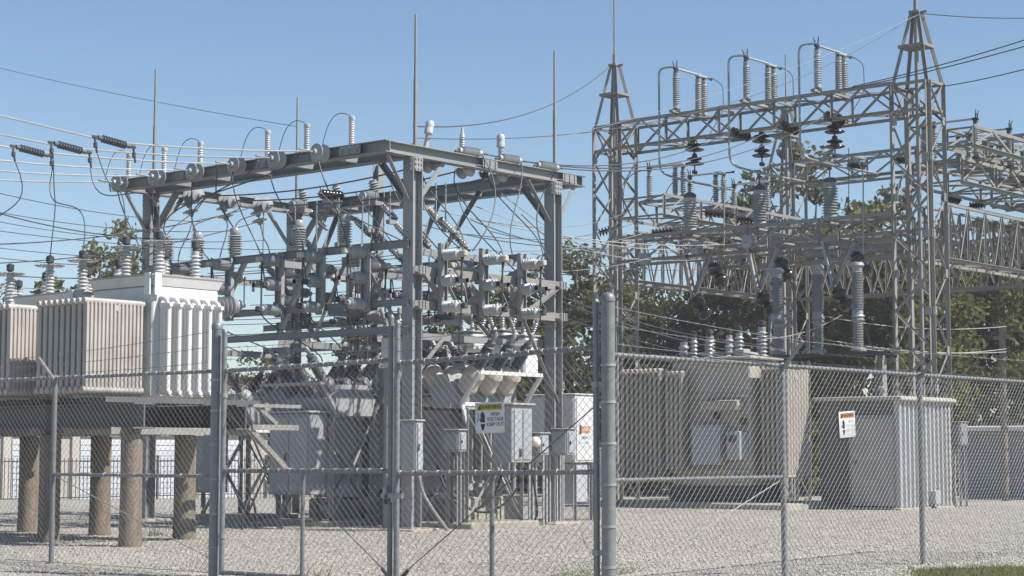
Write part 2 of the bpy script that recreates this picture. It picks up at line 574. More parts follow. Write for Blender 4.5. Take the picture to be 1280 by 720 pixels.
def blades(name, label, cat, pts, hmin, hmax, w, material):
    n = len(pts)
    P = np.array([(a, b, gz(a, b)) for a, b in pts])
    h = hmin + (hmax - hmin) * RNG.random(n)
    a = RNG.random(n) * 2 * PI
    d = np.stack([np.cos(a), np.sin(a), np.zeros(n)], 1)
    ln = RNG.normal(0, .5, (n, 2)) * h[:, None]
    A = P - d * w; B = P + d * w
    T = P.copy(); T[:, 0] += ln[:, 0]; T[:, 1] += ln[:, 1]; T[:, 2] += h
    V = np.stack([A, B, T], 1).reshape(-1, 3)
    F = np.arange(n * 3).reshape(-1, 3)
    me = bpy.data.meshes.new(name); me.from_pydata(V.tolist(), [], F.tolist()); me.materials.append(M[material]); me.update()
    o = link(name, me); o["kind"] = "stuff"; o["label"] = label; o["category"] = cat
gp = []
while len(gp) < 15000:
    a, b = random.uniform(15.5, 27), random.uniform(7.6, 10.3)
    e = yard_edge(a, 0, 0)
    if b < e + 0.05 or (b < e + 0.25 and random.random() < 0.07):
        gp.append((a, b))
blades('grass', 'short dry green grass outside the chain link fence', 'grass', gp, .02, .07, .004, 'grass_blade')
wp = []
for cx, cy, k in ((15.5, 25.0, 40), (20.2, 24.5, 60), (14.3, 15.0, 20), (18.4, 22.9, 40), (17.3, 26.4, 50), (21, 16, 25)):
    wp += [(random.gauss(cx, .12), random.gauss(cy, .12)) for _ in range(k)]
blades('weeds', 'small tufts of weeds growing through the gravel', 'weeds', wp, .06, .22, .007, 'leaf_olive')

# ------------------------------------------------------------------ chain link fence
FU, FV = 13.53, 10.34                 # the corner post
TOP = 2.20
def chain_link(mb, L, z0, z1, P, d=0.085, r=0.0021, spikes=True, rise=0.0):
    """woven wire between s = 0..L and z0..z1; P(s, z, off) gives the point"""
    h = z1 - z0
    def strip(s0, za, s1, zb, off):
        a, b = Vector(P(s0, za, off)), Vector(P(s1, zb, off))
        mb.lathe([(r, 0), (r, (b - a).length)], 4, frame(a, b), cap=False)
    k = -int(h / d) - 2
    while k * d < L:
        for sg in (1, -1):
            s0 = k * d
            s1 = s0 + h
            za, zb = z0, z1
            a, b = s0, s1
            if a < 0:
                za = z0 + (0 - a); a = 0
            if b > L:
                zb = z1 - (b - L); b = L
            if b - a > 0.01:
                if sg > 0:
                    strip(a, za, b, zb, .0022)
                else:
                    strip(L - a, za, L - b, zb, -.0022)
        k += 1
    if spikes:
        n = int(L / d)
        for i in range(n):
            s = (i + .5) * d
            q = Vector(P(s, z1 - .01, 0))
            w = (Vector(P(s + .01, z1, 0)) - Vector(P(s, z1, 0))).normalized()
            lean = random.uniform(-.01, .01)
            for sg in (-1, 1):
                e = q + w * (sg * .012 + lean) + Vector((0, 0, .05 + random.uniform(-.012, .012)))
                mb.lathe([(r, 0), (r * .7, (e - q).length)], 3, frame(q, e), cap=False)
    return mb

def barbed(mb, a, b, sag=0.015, r=0.0035, step=0.13):
    pts = catenary(a, b, sag, 10)
    mb.tube(pts, r, 4)
    L = (Vector(b) - Vector(a)).length
    n = int(L / step)
    for i in range(1, n):
        t = i / n
        p = Vector(a).lerp(Vector(b), t) - Vector((0, 0, sag * 4 * t * (1 - t)))
        for k in range(2):
            d = Vector((random.uniform(-1, 1), random.uniform(-1, 1), random.uniform(-1, 1))).normalized() * .022
            mb.rod(p - d, p + d, .002, n=3)
    return mb

def tube_post(name, label, u, v, r, top, bands=(), group=None, arm=None, cat='post'):
    z0 = gz(u, v) - 0.12
    t = thing(name, label, cat, (u, v, z0), 0, group)
    part(t, 'tube', MB().lathe([(r, 0), (r, top - z0)], 16), 'fence_tube')
    c = top - z0
    part(t, 'cap', MB().lathe([(r * 1.08, c - .03), (r * 1.08, c + .01), (r * .9, c + .035), (r * .45, c + .055), (.004, c + .06)], 16), 'fence_tube')
    for z in bands:
        part(t, 'tension_band', MB().lathe([(r * 1.02, z - z0 - .012), (r * 1.1, z - z0 - .012), (r * 1.1, z - z0 + .012), (r * 1.02, z - z0 + .012)], 16).box((r * 1.25, 0, z - z0), (.05, .012, .03)), 'galvanised')
    if arm is not None:
        part(t, 'barb_arm', MB().rod((0, 0, c - .02), Vector((0, 0, c - .02)) + Vector(arm), .024, .02, 8), 'galvanised')
    return t

bands = (0.25, 0.62, 1.0, 1.38, 1.76, 2.1)
tube_post('gate_post', 'thick steel gate post where the two fence lines meet', FU, FV, .066, 2.72, bands, cat='gate post')
tube_post('gate_post', 'thick steel gate post beside the transformers on piers', FU, FV + 5.5, .06, 2.70, bands, cat='gate post')
OUT = .34
for v in (FV + 8.5, FV + 11.5):
    tube_post('fence_post', 'slim line post with outward leaning barb arm beside the transformers on piers', FU, v, .032, TOP - .02, (), 'line posts of the left fence run', (-OUT * .75, .0, OUT * .85))
for k, (u, lab) in enumerate(((FU + 3, 'slim line post at the end of the brace rail, in front of the old transformer'), (FU + 6, 'slim line post with leaning barb arm in front of the corrugated shed'), (FU + 9.05, 'slim line post with leaning barb arm past the shed'))):
    tube_post('fence_post', lab, u, FV, .032, TOP - .02, (), 'line posts of the right fence run', (0, -OUT * .75, OUT * .85))

def rail(parent, name, a, b, r=.021):
    return part(parent, name, MB().rod(a, b, r, n=10), 'fence_tube')

# left run
s0, s1 = 5.56, 14.0
t = thing('chain_link_fence', 'galvanised chain link run left of the gate with barbed wire on leaning arms', 'fence', (FU, FV, 0))
def PL(s, z, o): return (o - .028, s, z)
rail(t, 'top_rail', (0, s0, TOP), (0, s1, TOP))
rail(t, 'brace_rail', (0, s0, 1.03), (0, 8.47, 1.03), .02)
part(t, 'truss_rod', MB().rod((.01, 8.44, 1.0), (.01, s0 + .02, .12), .006, n=6), 'galvanised')
part(t, 'woven_mesh', chain_link(MB(), s1 - s0, -.04, TOP, lambda s, z, o: PL(s + s0, z, o)), 'fence_wire', 0, kind='stuff')
for k in range(3):
    f = .3 + .35 * k
    a = Vector((-OUT * .75 * f, 8.5, TOP - .04 + OUT * .85 * f)); b = Vector((-.05, s0 + .03, 2.3 + .17 * k))
    part(t, 'barbed_wire', barbed(barbed(MB(), b, a), a, a + Vector((0, 5.5, 0))), 'fence_tube', 0)
part(t, 'tension_wire', MB().rod((0, s0, -.03), (0, s1, -.03), .004, n=4), 'fence_wire')
# right run
t = thing('chain_link_fence', 'galvanised chain link run in front of the old transformer and corrugated shed', 'fence', (FU, FV, 0))
s0, s1 = .07, 9.05
def PR(s, z, o): return (s, o - .028, z)
rail(t, 'top_rail', (s0, 0, TOP), (s1, 0, TOP), .022)
rail(t, 'brace_rail', (s0, 0, 1.04), (2.97, 0, 1.04), .02)
part(t, 'truss_rod', MB().rod((2.94, .01, 1.0), (s0 + .02, .01, .08), .006, n=6), 'galvanised')
part(t, 'woven_mesh', chain_link(MB(), s1 - s0, -.01, TOP, lambda s, z, o: PR(s + s0, z, o)), 'fence_wire', 0, kind='stuff')
for k in range(3):
    f = .3 + .35 * k
    a = Vector((3.0, -OUT * .75 * f, TOP - .04 + OUT * .85 * f)); b = Vector((.06, -.03, 2.3 + .17 * k))
    part(t, 'barbed_wire', barbed(barbed(MB(), b, a), a, a + Vector((6.05, 0, 0))), 'fence_tube', 0)
part(t, 'tension_wire', MB().rod((s0, 0, -.005), (s1, 0, -.005), .004, n=4), 'fence_wire')

def ties(parent, pts, r):
    mb = MB()
    for p, ax in pts:
        p = Vector(p)
        mb.lathe([(r + .001, -.006), (r + .006, -.003), (r + .006, .003), (r + .001, .006)], 10, frame(p, p + Vector(ax) + Vector((0, 0, random.uniform(-.4, .4)))), cap=False)
    return part(parent, 'tie_wires', mb, 'pale_wire', kind='stuff')
FENCES = [o for o in COL.objects if o.name.startswith('chain_link_fence')]
ties(FENCES[0], [((0, 5.7 + .17 * i, TOP), (0, 1, 0)) for i in range(48)] + [((0, 5.8 + .28 * i, 1.03), (0, 1, 0)) for i in range(9)], .021)
ties(FENCES[1], [((.2 + .17 * i, 0, TOP), (1, 0, 0)) for i in range(52)] + [((.2 + .2 * i, 0, 1.04), (1, 0, 0)) for i in range(14)], .022)

# gate leaves, hung a little out of true
def gate_leaf(label, v0, v1, z_top0, z_top1, up0, up1, hinge):
    """v0 < v1; z_top and stile heights at v0 and v1"""
    t = thing('gate_leaf', label, 'gate', (FU, v0, 0))
    L = v1 - v0
    zb0, zb1 = -.05, -.05
    def zt(s): return z_top0 + (z_top1 - z_top0) * s / L
    tilt = (z_top1 - z_top0) / L
    def zm(s): return 1.10 + tilt * .45 * (s - L / 2)
    part(t, 'stile', MB().rod((0, 0, zb0), (0, 0, up0), .03, n=12).lathe([(.033, up0 - .02), (.033, up0), (.02, up0 + .02), (.002, up0 + .024)], 12), 'fence_tube')
    part(t, 'stile', MB().rod((0, L, zb1), (0, L, up1), .03, n=12).lathe([(.033, up1 - .02), (.033, up1), (.02, up1 + .02), (.002, up1 + .024)], 12, Matrix.Translation((0, L, 0))), 'fence_tube')
    part(t, 'top_rail', MB().rod((0, .02, zt(0)), (0, L - .02, zt(L)), .025, n=10), 'fence_tube')
    part(t, 'middle_rail', MB().rod((0, .02, zm(0)), (0, L - .02, zm(L)), .025, n=10), 'fence_tube')
    part(t, 'bottom_rail', MB().rod((0, .02, -.02), (0, L - .02, -.02), .025, n=10), 'fence_tube')
    part(t, 'upright', MB().rod((0, L * .5, -.01), (0, L * .5, zm(L * .5)), .024, n=10), 'fence_tube')
    hi, lo = (L, 0) if hinge else (0, L)
    part(t, 'truss_cable', MB().rod((.03, hi, 1.75), (.03, lo, .03), .006, n=6).rod((.03, lo + (.14 if lo < hi else -.14), .12), (.03, lo + (.05 if lo < hi else -.05), .04), .02, n=6), 'dark_wire')
    mb = MB()
    def PG(s, z, o):
        return (o - .03, s, -.02 + (z + .02) * (zt(s) + .02) / (2.2 + .02))
    part(t, 'woven_mesh', chain_link(mb, L, -.02, 2.2, PG), 'fence_wire', 0, kind='stuff')
    for k in range(3):
        f = .28 + .3 * k
        part(t, 'barbed_wire', barbed(MB(), (-.025, 0, zt(0) + (up0 - zt(0)) * f), (-.025, L, zt(L) + (up1 - zt(L)) * f)), 'fence_tube', 0)
    ties(t, [((0, .12 + .17 * i, zt(.12 + .17 * i)), (0, 1, 0)) for i in range(int(L / .17))] + [((0, .12 + .17 * i, zm(.12 + .17 * i)), (0, 1, 0)) for i in range(int(L / .17))] + [((0, .12 + .17 * i, -.02), (0, 1, 0)) for i in range(int(L / .17))], .025)
    return t
gr = gate_leaf('chain link gate leaf carrying the yellow banded warning sign', FV + .14, FV + 2.70, 2.27, 2.20, 2.70, 2.62, False)
gl = gate_leaf('chain link gate leaf without a sign, hung on the post by the piers', FV + 2.79, FV + 5.37, 2.235, 2.20, 2.68, 2.64, True)
for g, s in ((gr, .0), (gl, 2.58)):
    for z in (.35, 1.9):
        sg = -1 if g is gr else 1
        part(g, 'hinge', MB().lathe([(.036, z), (.043, z), (.043, z + .05), (.036, z + .05)], 12, Matrix.Translation((0, s, 0))).box((0, s + sg * .055, z + .025), (.025, .07, .045)), 'galvanised')
t = thing('gate_latch', 'grey fork latch with a padlock joining the two gate leaves', 'latch', (FU - .05, FV + 2.745, .86))
part(t, 'bar', MB().box((0, -.03, 0), (.03, .3, .06), None, .008), 'grey_paint')
part(t, 'fork', MB().box((-.01, .06, .03), (.04, .05, .12), None, .008), 'galvanised')
part(t, 'fork', MB().box((-.01, -.05, -.02), (.04, .04, .1), None, .008), 'galvanised')
part(t, 'padlock', MB().box((-.03, .03, -.06), (.025, .045, .05), None, .008).tube(bez((-.03, .015, -.04), (-.03, .01, .03), (-.03, .05, .03), (-.03, .045, -.04), 8), .004), 'dark_metal')

# signs
def hand_shape(mb, sx):
    """open hand palm and the arc line, drawn flat in the local XY plane"""
    def q(pts):
        mb.prism([(p[0] * sx, p[1] * sx) for p in pts], 0, .0008)
    for i, (x, h) in enumerate(((-.045, .17), (-.015, .2), (.015, .19), (.043, .15))):
        q([(x - .013, .02), (x + .013, .02), (x + .013, h - .012), (x, h), (x - .013, h - .012)])
    q([(-.058, -.03), (.056, -.03), (.057, .019), (-.058, .019)])
    q([(-.062, -.02), (-.1, .03), (-.09, .05), (-.062, .025)])
    q([(-.06, -.075), (-.02, -.055), (.0, -.075), (.03, -.052), (.062, -.07), (.05, -.12), (.035, -.14), (.035, -.19), (-.035, -.19), (-.035, -.14), (-.055, -.11)])
    zz = [(-.15, .17), (-.11, .12), (-.14, .07), (-.12, .04), (-.15, .0), (-.14, -.03)]
    for a, b in zip(zz, zz[1:]):
        q([(a[0] - .008, a[1]), (a[0] + .008, a[1]), (b[0] + .008, b[1]), (b[0] - .008, b[1])])
def warning_sign(label, loc, rot, w, h, band, ink):
    t = thing('warning_sign', label, 'sign', loc)
    t.rotation_euler = rot
    part(t, 'plate', MB().box((0, 0, 0), (w, h, .003), None, .001), 'sign_white')
    part(t, 'colour_band', MB().box((0, h * .345, .0024), (w * .86, h * .2, .0012)), band)
    z = .0036
    link('lettering', text_mesh('WARNING', h * .19, 'ink'), t, Matrix.Translation((w * .06, h * .345, z)))
    mb = MB(); s = h * .025
    mb.prism([(-w * .4, h * .27), (-w * .28, h * .27), (-w * .34, h * .42)], 0, .0008, Matrix.Translation((0, 0, z)))
    part(t, 'alert_triangle', mb, 'ink', 0)
    mb = MB(); hand_shape(mb, w * 1.25)
    o = part(t, 'hand_pictogram', mb, 'ink', 0); o.matrix_local = Matrix.Translation((-w * .235, -h * .1, .0018))
    for k, wd in enumerate(('HIGH', 'VOLTAGE', 'KEEP OUT')):
        link('lettering', text_mesh(wd, h * .165, ink), t, Matrix.Translation((w * .2, h * (.11 - .17 * k), .0024)))
    mb = MB()
    for sx in (-1, 1):
        for sy in (-1, 1):
            mb.lathe([(.006, 0), (.006, .003)], 8, Matrix.Translation((sx * w * .46, sy * h * .46, .001)))
    part(t, 'fixing', mb, 'galvanised', 0)
    return t
p = at_u(612, 522, FU - .045)
# face towards -X: sign X axis -> -Y, sign Y axis -> Z
R1 = Matrix(((0, 0, -1), (-1, 0, 0), (0, 1, 0)))
warning_sign('white high voltage warning sign with yellow band wired to the gate', p, (R1 @ Matrix.Rotation(math.radians(1.2), 3, 'Z')).to_euler(), .37, .295, 'sign_yellow', 'ink')
p = at_v(1059, 530.5, FV - .045)
R2 = Matrix(((1, 0, 0), (0, 0, -1), (0, 1, 0)))
warning_sign('sun bleached warning sign with orange band on the fence by the shed', p, (R2 @ Matrix.Rotation(math.radians(3.5), 3, 'Z')).to_euler(), .34, .285, 'sign_orange', 'faded_ink')

# ------------------------------------------------------------------ high voltage lattice structure
STEEL = 'weathered_steel'
def lattice_tower(label, u, v, su, sv, zbox, zpeak, rod_top, panels):
    z0 = gz(u, v)
    t = thing('lattice_tower', label, 'lattice tower', (u, v, z0), 0, 'lattice towers of the high voltage structure')
    cs = [(-su / 2, -sv / 2), (su / 2, -sv / 2), (su / 2, sv / 2), (-su / 2, sv / 2)]
    H = zbox - z0
    for k, (x, y) in enumerate(cs):
        member(t, 'leg', (x, y, 0), (x, y, H), 'L', .115, STEEL, roll=k * PI / 2)
        part(t, 'foot_plate', MB().box((x, y, .02), (.3, .3, .05)).box((x, y, -.06), (.5, .5, .16)), 'concrete')
        q = .2
        member(t, 'peak_leg', (x, y, H - .1), (x * q, y * q, zpeak - z0), 'L', .075, STEEL, roll=k * PI / 2)
    dz = H / panels
    for i in range(panels):
        za, zb = i * dz, (i + 1) * dz
        for k in range(4):
            a, b = cs[k], cs[(k + 1) % 4]
            if i % 2 == 0:
                a, b = b, a
            o = .012
            n = Vector(((a[0] + b[0]) / 2, (a[1] + b[1]) / 2, 0)).normalized() * o
            member(t, 'brace', Vector((a[0], a[1], za)) + n, Vector((b[0], b[1], zb)) + n, 'L', .055, STEEL)
            if i >= panels - 1:
                member(t, 'brace', Vector((b[0], b[1], za)) - n, Vector((a[0], a[1], zb)) - n, 'L', .05, STEEL)
    gm = _pc.get('gusset')
    if gm is None:
        g = MB().box((0, 0, 0), (.17, .012, .2))
        for bx_, bz_ in ((-.05, -.06), (.05, -.06), (-.05, .06), (.05, .06), (0, 0)):
            g.box((bx_, -.012, bz_), (.028, .014, .028))
        gm = _pc['gusset'] = g.mesh('gusset', 'galvanised', 0)
    for i in range(1, panels):
        x, y = cs[(0 if i % 2 else 1)]
        link('gusset', gm, t, Matrix.Translation((x + (.07 if i % 2 else -.07), y - .05, i * dz)))
        x, y = cs[(3 if i % 2 == 0 else 0)]
        link('gusset', gm, t, Matrix.Translation((x - .05, y + (-.07 if i % 2 == 0 else .07), i * dz)) @ Matrix.Rotation(-PI / 2, 4, 'Z'))
    for zh in (H - .02, H - .7):
        for k in range(4):
            a, b = cs[k], cs[(k + 1) % 4]
            member(t, 'strut', (a[0], a[1], zh), (b[0], b[1], zh), 'L', .07, STEEL)
    f = .52
    zp = H + (zpeak - z0 - H) * f
    k = 1 - f * .86
    part(t, 'plate', MB().box((0, 0, zp), (su * k + .16, sv * k + .16, .07)), STEEL)
    part(t, 'peak_cap', MB().box((0, 0, zpeak - z0), (.26, .26, .06)).box((0, -.16, zpeak - z0 - .02), (.05, .3, .05)), STEEL)
    part(t, 'lightning_rod', MB().rod((0, 0, 0), (0, 0, zpeak - z0 + .3), .055, n=8).rod((0, 0, zpeak - z0 + .3), (0, 0, rod_top - z0), .03, .02, 8), 'grey_beam')
    return t
UH0, UH1, VH0, VH1 = 40.6, 49.6, 21.4, 30.75
ZB = 10.33
lattice_tower('lattice tower in front, nearest the old transformer radiators and the gate post', UH0, VH1, .80, .86, ZB, 12.1, 14.6, 11)
lattice_tower('lattice tower rising behind the corrugated shed', UH0, VH0, .80, .98, ZB, 12.15, 14.5, 11)
lattice_tower('lattice tower at the back of the high voltage structure, between the other towers', UH1, VH1, .80, .86, ZB, 12.1, 13.9, 11)
lattice_tower('lattice tower at the back corner beside the low grey building', UH1, VH0, .80, .86, ZB, 12.1, 14.0, 11)

def lattice_beam(label, a, b, w, h, n, chord=.085, web=.05, style='N', material=STEEL, top_lace=True):
    """box truss from a to b (top centre line), w wide, h deep"""
    a, b = Vector(a), Vector(b)
    d = (b - a)
    L = d.length
    ax = d.normalized()
    sd = Vector((-ax.y, ax.x, 0)) * (w / 2)
    t = thing('lattice_truss', label, 'lattice beam', a, 0, 'lattice beams of the high voltage structure')
    Z = Vector((0, 0, 1))
    for s in (-1, 1):
        for k, zz in enumerate((0, -h)):
            member(t, 'chord', sd * s + Z * zz, ax * L + sd * s + Z * zz, 'L', chord, material, roll=(PI / 2 if s > 0 else 0) + (k * PI))
    p = L / n
    for s in (-1, 1):
        for i in range(n):
            x0, x1 = ax * (i * p), ax * ((i + 1) * p)
            o = sd * (s * 1.03)
            if style == 'N':
                if i % 2 == 0:
                    member(t, 'web', x0 + o - Z * h, x1 + o, 'L', web, material)
                else:
                    member(t, 'web', x0 + o, x1 + o - Z * h, 'L', web, material)
                if i % 2 == 0 or i == 0:
                    member(t, 'post', x0 + o - Z * h, x0 + o, 'L', web * 1.2, material)
            else:   # tall narrow vees
                m = (x0 + x1) / 2
                member(t, 'web', x0 + o - Z * h, m + o, 'L', web, material)
                member(t, 'web', x1 + o - Z * h, m + o, 'L', web, material)
                member(t, 'post', m + sd * s * 1.0 - Z * h, m + sd * s * 1.0, 'L', web, material)
        member(t, 'post', ax * L + sd * s * 1.03 - Z * h, ax * L + sd * s * 1.03, 'L', web * 1.2, material)
    for i in range(n):
        x0, x1 = ax * (i * p), ax * ((i + 1) * p)
        s = 1 if i % 2 else -1
        if top_lace:
            member(t, 'lacing', x0 + sd * s + Z * .01, x1 - sd * s + Z * .01, 'L', web * .9, material)
        member(t, 'lacing', x0 - sd * s - Z * (h + .01), x1 + sd * s - Z * (h + .01), 'L', web * .9, material)
        if i % 2 == 0:
            member(t, 'strut', x0 - sd - Z * (h - .012), x0 + sd - Z * (h - .012), 'L', web, material)
            if top_lace:
                member(t, 'strut', x0 - sd - Z * .012, x0 + sd - Z * .012, 'L', web, material)
    return t
e = .42
lattice_beam('topmost lattice beam carrying three tall switches between the two front towers', (UH0, VH1 - e, ZB), (UH0, VH0 + e, ZB), 1.0, .68, 10)
lattice_beam('topmost lattice beam between the two back towers', (UH1, VH1 - e, ZB), (UH1, VH0 - 3, ZB), .9, .66, 11)
lattice_beam('lower lattice beam with vee arms hanging under it between the two front towers', (UH0, VH1 - e, 7.12), (UH0, VH0 + e, 7.12), .95, .62, 8)
lattice_beam('deep lattice beam with narrow vee webs low on the back towers', (UH1, VH1 - e, 7.4), (UH1, VH0 - 3, 7.4), .7, 1.35, 13, .08, .045, 'V', top_lace=False)
lattice_beam('deep lattice beam with narrow vee webs below the three mid height switches', (UH0 + e, VH1, 7.4), (UH1 - e, VH1, 7.4), .7, 1.35, 9, .08, .045, 'V', top_lace=False)
lattice_beam('deep lattice beam with narrow vee webs running back behind the shed tower', (UH0 + e, VH0, 7.4), (UH1 + 1, VH0, 7.4), .7, 1.35, 10, .08, .045, 'V', top_lace=False)
lattice_beam('lattice beam carrying the three mid height switches beside the front tower', (UH0 + .55, VH1 - .5, 8.38), (UH1 - e, VH1 - .5, 8.38), 1.5, .55, 9)
lattice_beam('pale lattice beam carrying switches out past the shed tower', (UH0 + .75, VH0 - .1, 8.5), (UH1 + 2, VH0 - .1, 8.5), 1.3, .56, 11)
lattice_beam('short lattice beam at mid height on the back tower past the shed tower', (UH1, VH0 + 2.2, 8.9), (UH1, VH0 - 3, 8.9), .9, .55, 6)

lattice_beam('inner lattice beam crossing low between the towers', (45.8, VH1 - .4, 7.35), (45.8, VH0 + .2, 7.35), .8, .6, 9)
lattice_beam('long lattice beam running back at the top past the shed tower', (UH0 + .45, VH0 - .9, 9.2), (UH1 + 2, VH0 - .9, 9.2), .7, .45, 10)

# ------------------------------------------------------------------ switch sets
def post(parent, a, d, L, rc, rs, n, material='grey_porcelain', name='insulator'):
    """ribbed insulator starting at a and pointing along d"""
    a, d = Vector(a), Vector(d).normalized()
    return link(name, ins_mesh(L, rc, rs, n, material), parent, frame(a, a + d))
def disconnect(label, u, v, z, axis_u, L, n, span, rc=.055, rs=.085, lead=None, group='disconnect switches on the lattice beams', ang=0.0):
    """three post switch: one jaw post and a pair of hinge posts"""
    t = thing('disconnect_switch', label, 'switch', (u, v, z), ang if axis_u else PI / 2 + ang, group)
    part(t, 'base', MB().bx((-.25, -.06, 0), (span + .45, .06, .07)), STEEL)
    for x in (0, span, span + .28):
        post(t, (x, 0, .12), (0, 0, 1), L, rc, rs, n)
        part(t, 'mount', MB().box((x, 0, .09), (.16, .16, .07)), 'dark_metal')
        part(t, 'cap', MB().box((x, 0, .12 + L + .03), (.1, .1, .07), None, .01), 'dark_metal')
    zt = .12 + L + .09
    part(t, 'jaw', MB().box((0, 0, zt + .02), (.16, .09, .07), None, .01).box((-.03, .05, zt + .1), (.03, .02, .14)).box((-.03, -.05, zt + .1), (.03, .02, .14)).rod((-.02, .05, zt + .12), (-.06, .08, zt + .24), .012).rod((-.02, -.05, zt + .12), (-.06, -.08, zt + .24), .012), 'dark_metal')
    part(t, 'blade', MB().rod((-.02, 0, zt + .03), (span + .1, 0, zt + .03), .03, n=10), 'aluminium')
    part(t, 'hinge', MB().box((span + .14, 0, zt + .0), (.42, .13, .07), None, .012).box((span + .05, .05, zt + .06), (.3, .03, .04)), 'aluminium')
    part(t, 'terminal', MB().rod((span + .3, 0, zt), (span + .62, 0, zt + .0), .022, n=8).box((span + .62, 0, zt), (.07, .07, .07), None, .01), 'dark_metal')
    return t
PIPES = []
for k, px in enumerate((845, 933, 1022)):
    p = at_u(px, 100, UH0 - .55)
    disconnect(['tall disconnect switch on the topmost beam by the front tower', 'tall disconnect switch at the middle of the topmost beam', 'tall disconnect switch on the topmost beam by the shed tower'][k], UH0 - .55, p.y, ZB + .03, True, .98, 13, 1.05, .075, .1)
    zt = ZB + 1.3
    y = p.y
    PIPES.append(y)
    # rigid bus pipe dropping from the jaw to the level of the lower switches
    pts = fillet([(UH0 - .55, y, zt), (UH0 - .75, y + .42, zt), (UH0 - .75, y + .42, 8.75), (UH0 - .2, y - .3, 8.5), (UH0 + .5, y - 1.1, 8.3)], .3, 6)
    solo('bus_pipe', 'bent grey bus pipe dropping past the topmost beam from a tall switch', 'pipe', MB().tube(pts, .03, 8), 'galvanised', group='bus pipes under the tall switches')
    pts = fillet([(UH0 + 1.2, y, zt - .05), (UH0 + 1.25, y - .3, zt - .25), (UH0 + 1.2, y - .35, ZB + .3), (UH0 + .7, y - .1, ZB - .55)], .2, 5)
    solo('jumper_wire', 'thin jumper wire hanging off the hinge end of a tall switch', 'wire', MB().tube(pts, .012, 6), 'dark_wire', group='jumpers of the tall switches')

# mid height switches: blades run across the beam
for k, (px, py) in enumerate(((812, 245), (863, 255), (918, 265))):
    p = at_v(px, py, VH1 + .12)
    disconnect(['ribbed switch standing on the mid height beam right beside the front tower', 'ribbed switch standing second on the mid height beam', 'ribbed switch standing third on the mid height beam by the back tower'][k], p.x, VH1 + .12, 8.4, False, .78, 10, .9, .06, .1, ang=PI)
    y = VH1
    solo('jumper_wire', 'curved jumper looping off a mid height switch into the lattice', 'wire', MB().tube(bez((p.x, y + .2, 9.35), (p.x - .2, y + .7, 9.4), (p.x - .4, y + .9, 9.0), (p.x - .3, y + .8, 8.2)), .014, 6), 'dark_wire', group='jumpers of the mid height switches')
for k, px in enumerate((1237, 1289, 1330)):
    p = at_v(px, 180, VH0 - .7)
    disconnect(['ribbed switch with long blade on the pale beam past the shed tower', 'ribbed switch half out of view on the pale beam', 'ribbed switch on the far end of the pale beam'][k], UH0 + 1.6 + 1.9 * k, VH0 - .75, 8.53, False, .85, 11, 1.15, .06, .1)
for k in range(3):
    disconnect(['ribbed switch on the back beam seen through the shed tower', 'ribbed switch on the back beam right of the shed tower', 'ribbed switch at the far end of the back beam'][k], UH1 - .4, VH0 + 1.6 - 1.9 * k, 8.95, True, .8, 10, .8, .06, .1)

# large ribbed posts on the lower front beam
BIG = []
for k, (px, py) in enumerate(((868, 290), (955, 283), (1043, 272))):
    p = at_u(px, py, UH0 + .1)
    t = thing('post_insulator', ['fat grey ribbed post on the lower front beam by the front tower', 'fat grey ribbed post on the middle of the lower front beam', 'fat grey ribbed post on the lower front beam by the shed tower'][k], 'insulator', (UH0 - .1, p.y, 7.14), 0, 'fat posts on the lower front beam')
    post(t, (0, 0, .05), (0, 0, 1), .92, .15, .21, 10)
    part(t, 'base', MB().lathe([(.16, 0), (.16, .06), (.13, .08)], 14), 'dark_metal')
    part(t, 'cap', MB().lathe([(.15, .95), (.17, .97), (.17, 1.06), (.1, 1.1)], 14), 'dark_metal')
    part(t, 'terminal', MB().rod((0, 0, 1.05), (0, 0, 1.35), .02).box((0, 0, 1.33), (.08, .08, .06)), 'dark_metal')
    BIG.append(p.y)

def disc_string(label, a, b, n, material='brown_porcelain', r=.13, group=None, name='strain_insulator'):
    """string of n discs filling a..b with end fittings"""
    a, b = Vector(a), Vector(b)
    t = thing(name, label, 'insulator', a, 0, group)
    d = b - a
    L = d.length
    p = L / n
    for i in range(n):
        link('disc', disc_mesh(material, r), t, frame(d * ((i + .35) / n), d * ((i + .35) / n) + d))
    part(t, 'hardware', MB().rod(-d.normalized() * .08, d + d.normalized() * .08, .014, n=6), 'dark_metal')
    return t
# pairs of dark bells hanging from the topmost beam
for k, (px, py0, py1) in enumerate(((868, 178, 205), (952, 163, 196), (1043, 147, 183))):
    p0 = at_u(px, py0, UH0 - .1); p1 = at_u(px, py1, UH0 - .1)
    zt = ZB - .66
    t = thing('hanging_insulator', ['dark bell insulators hanging under the topmost beam by the front tower', 'dark bell insulators hanging under the middle of the topmost beam', 'dark bell insulators hanging under the topmost beam by the shed tower'][k], 'insulator', (UH0 - .1, p0.y, zt), 0, 'bell insulators under the topmost beam')
    for z in (-.1, -.48):
        for q in (0, -.13):
            link('bell', disc_mesh('brown_porcelain', .21 if q == 0 else .26), t, Matrix.Translation((0, 0, z + q - .05)) @ Matrix.Diagonal((1, 1, 1.7, 1)))
    part(t, 'link_rod', MB().rod((0, 0, .1), (0, 0, -.9), .02).box((0, 0, -.88), (.16, .1, .1), None, .02), 'dark_metal')
KN = MB().lathe([(.04, -.17), (.13, -.165), (.19, -.11), (.205, -.03), (.185, .015), (.12, .03), (.11, .06), (.14, .075), (.12, .12), (.05, .15)], 18).mesh('knuckle', 'brown_porcelain', 50)
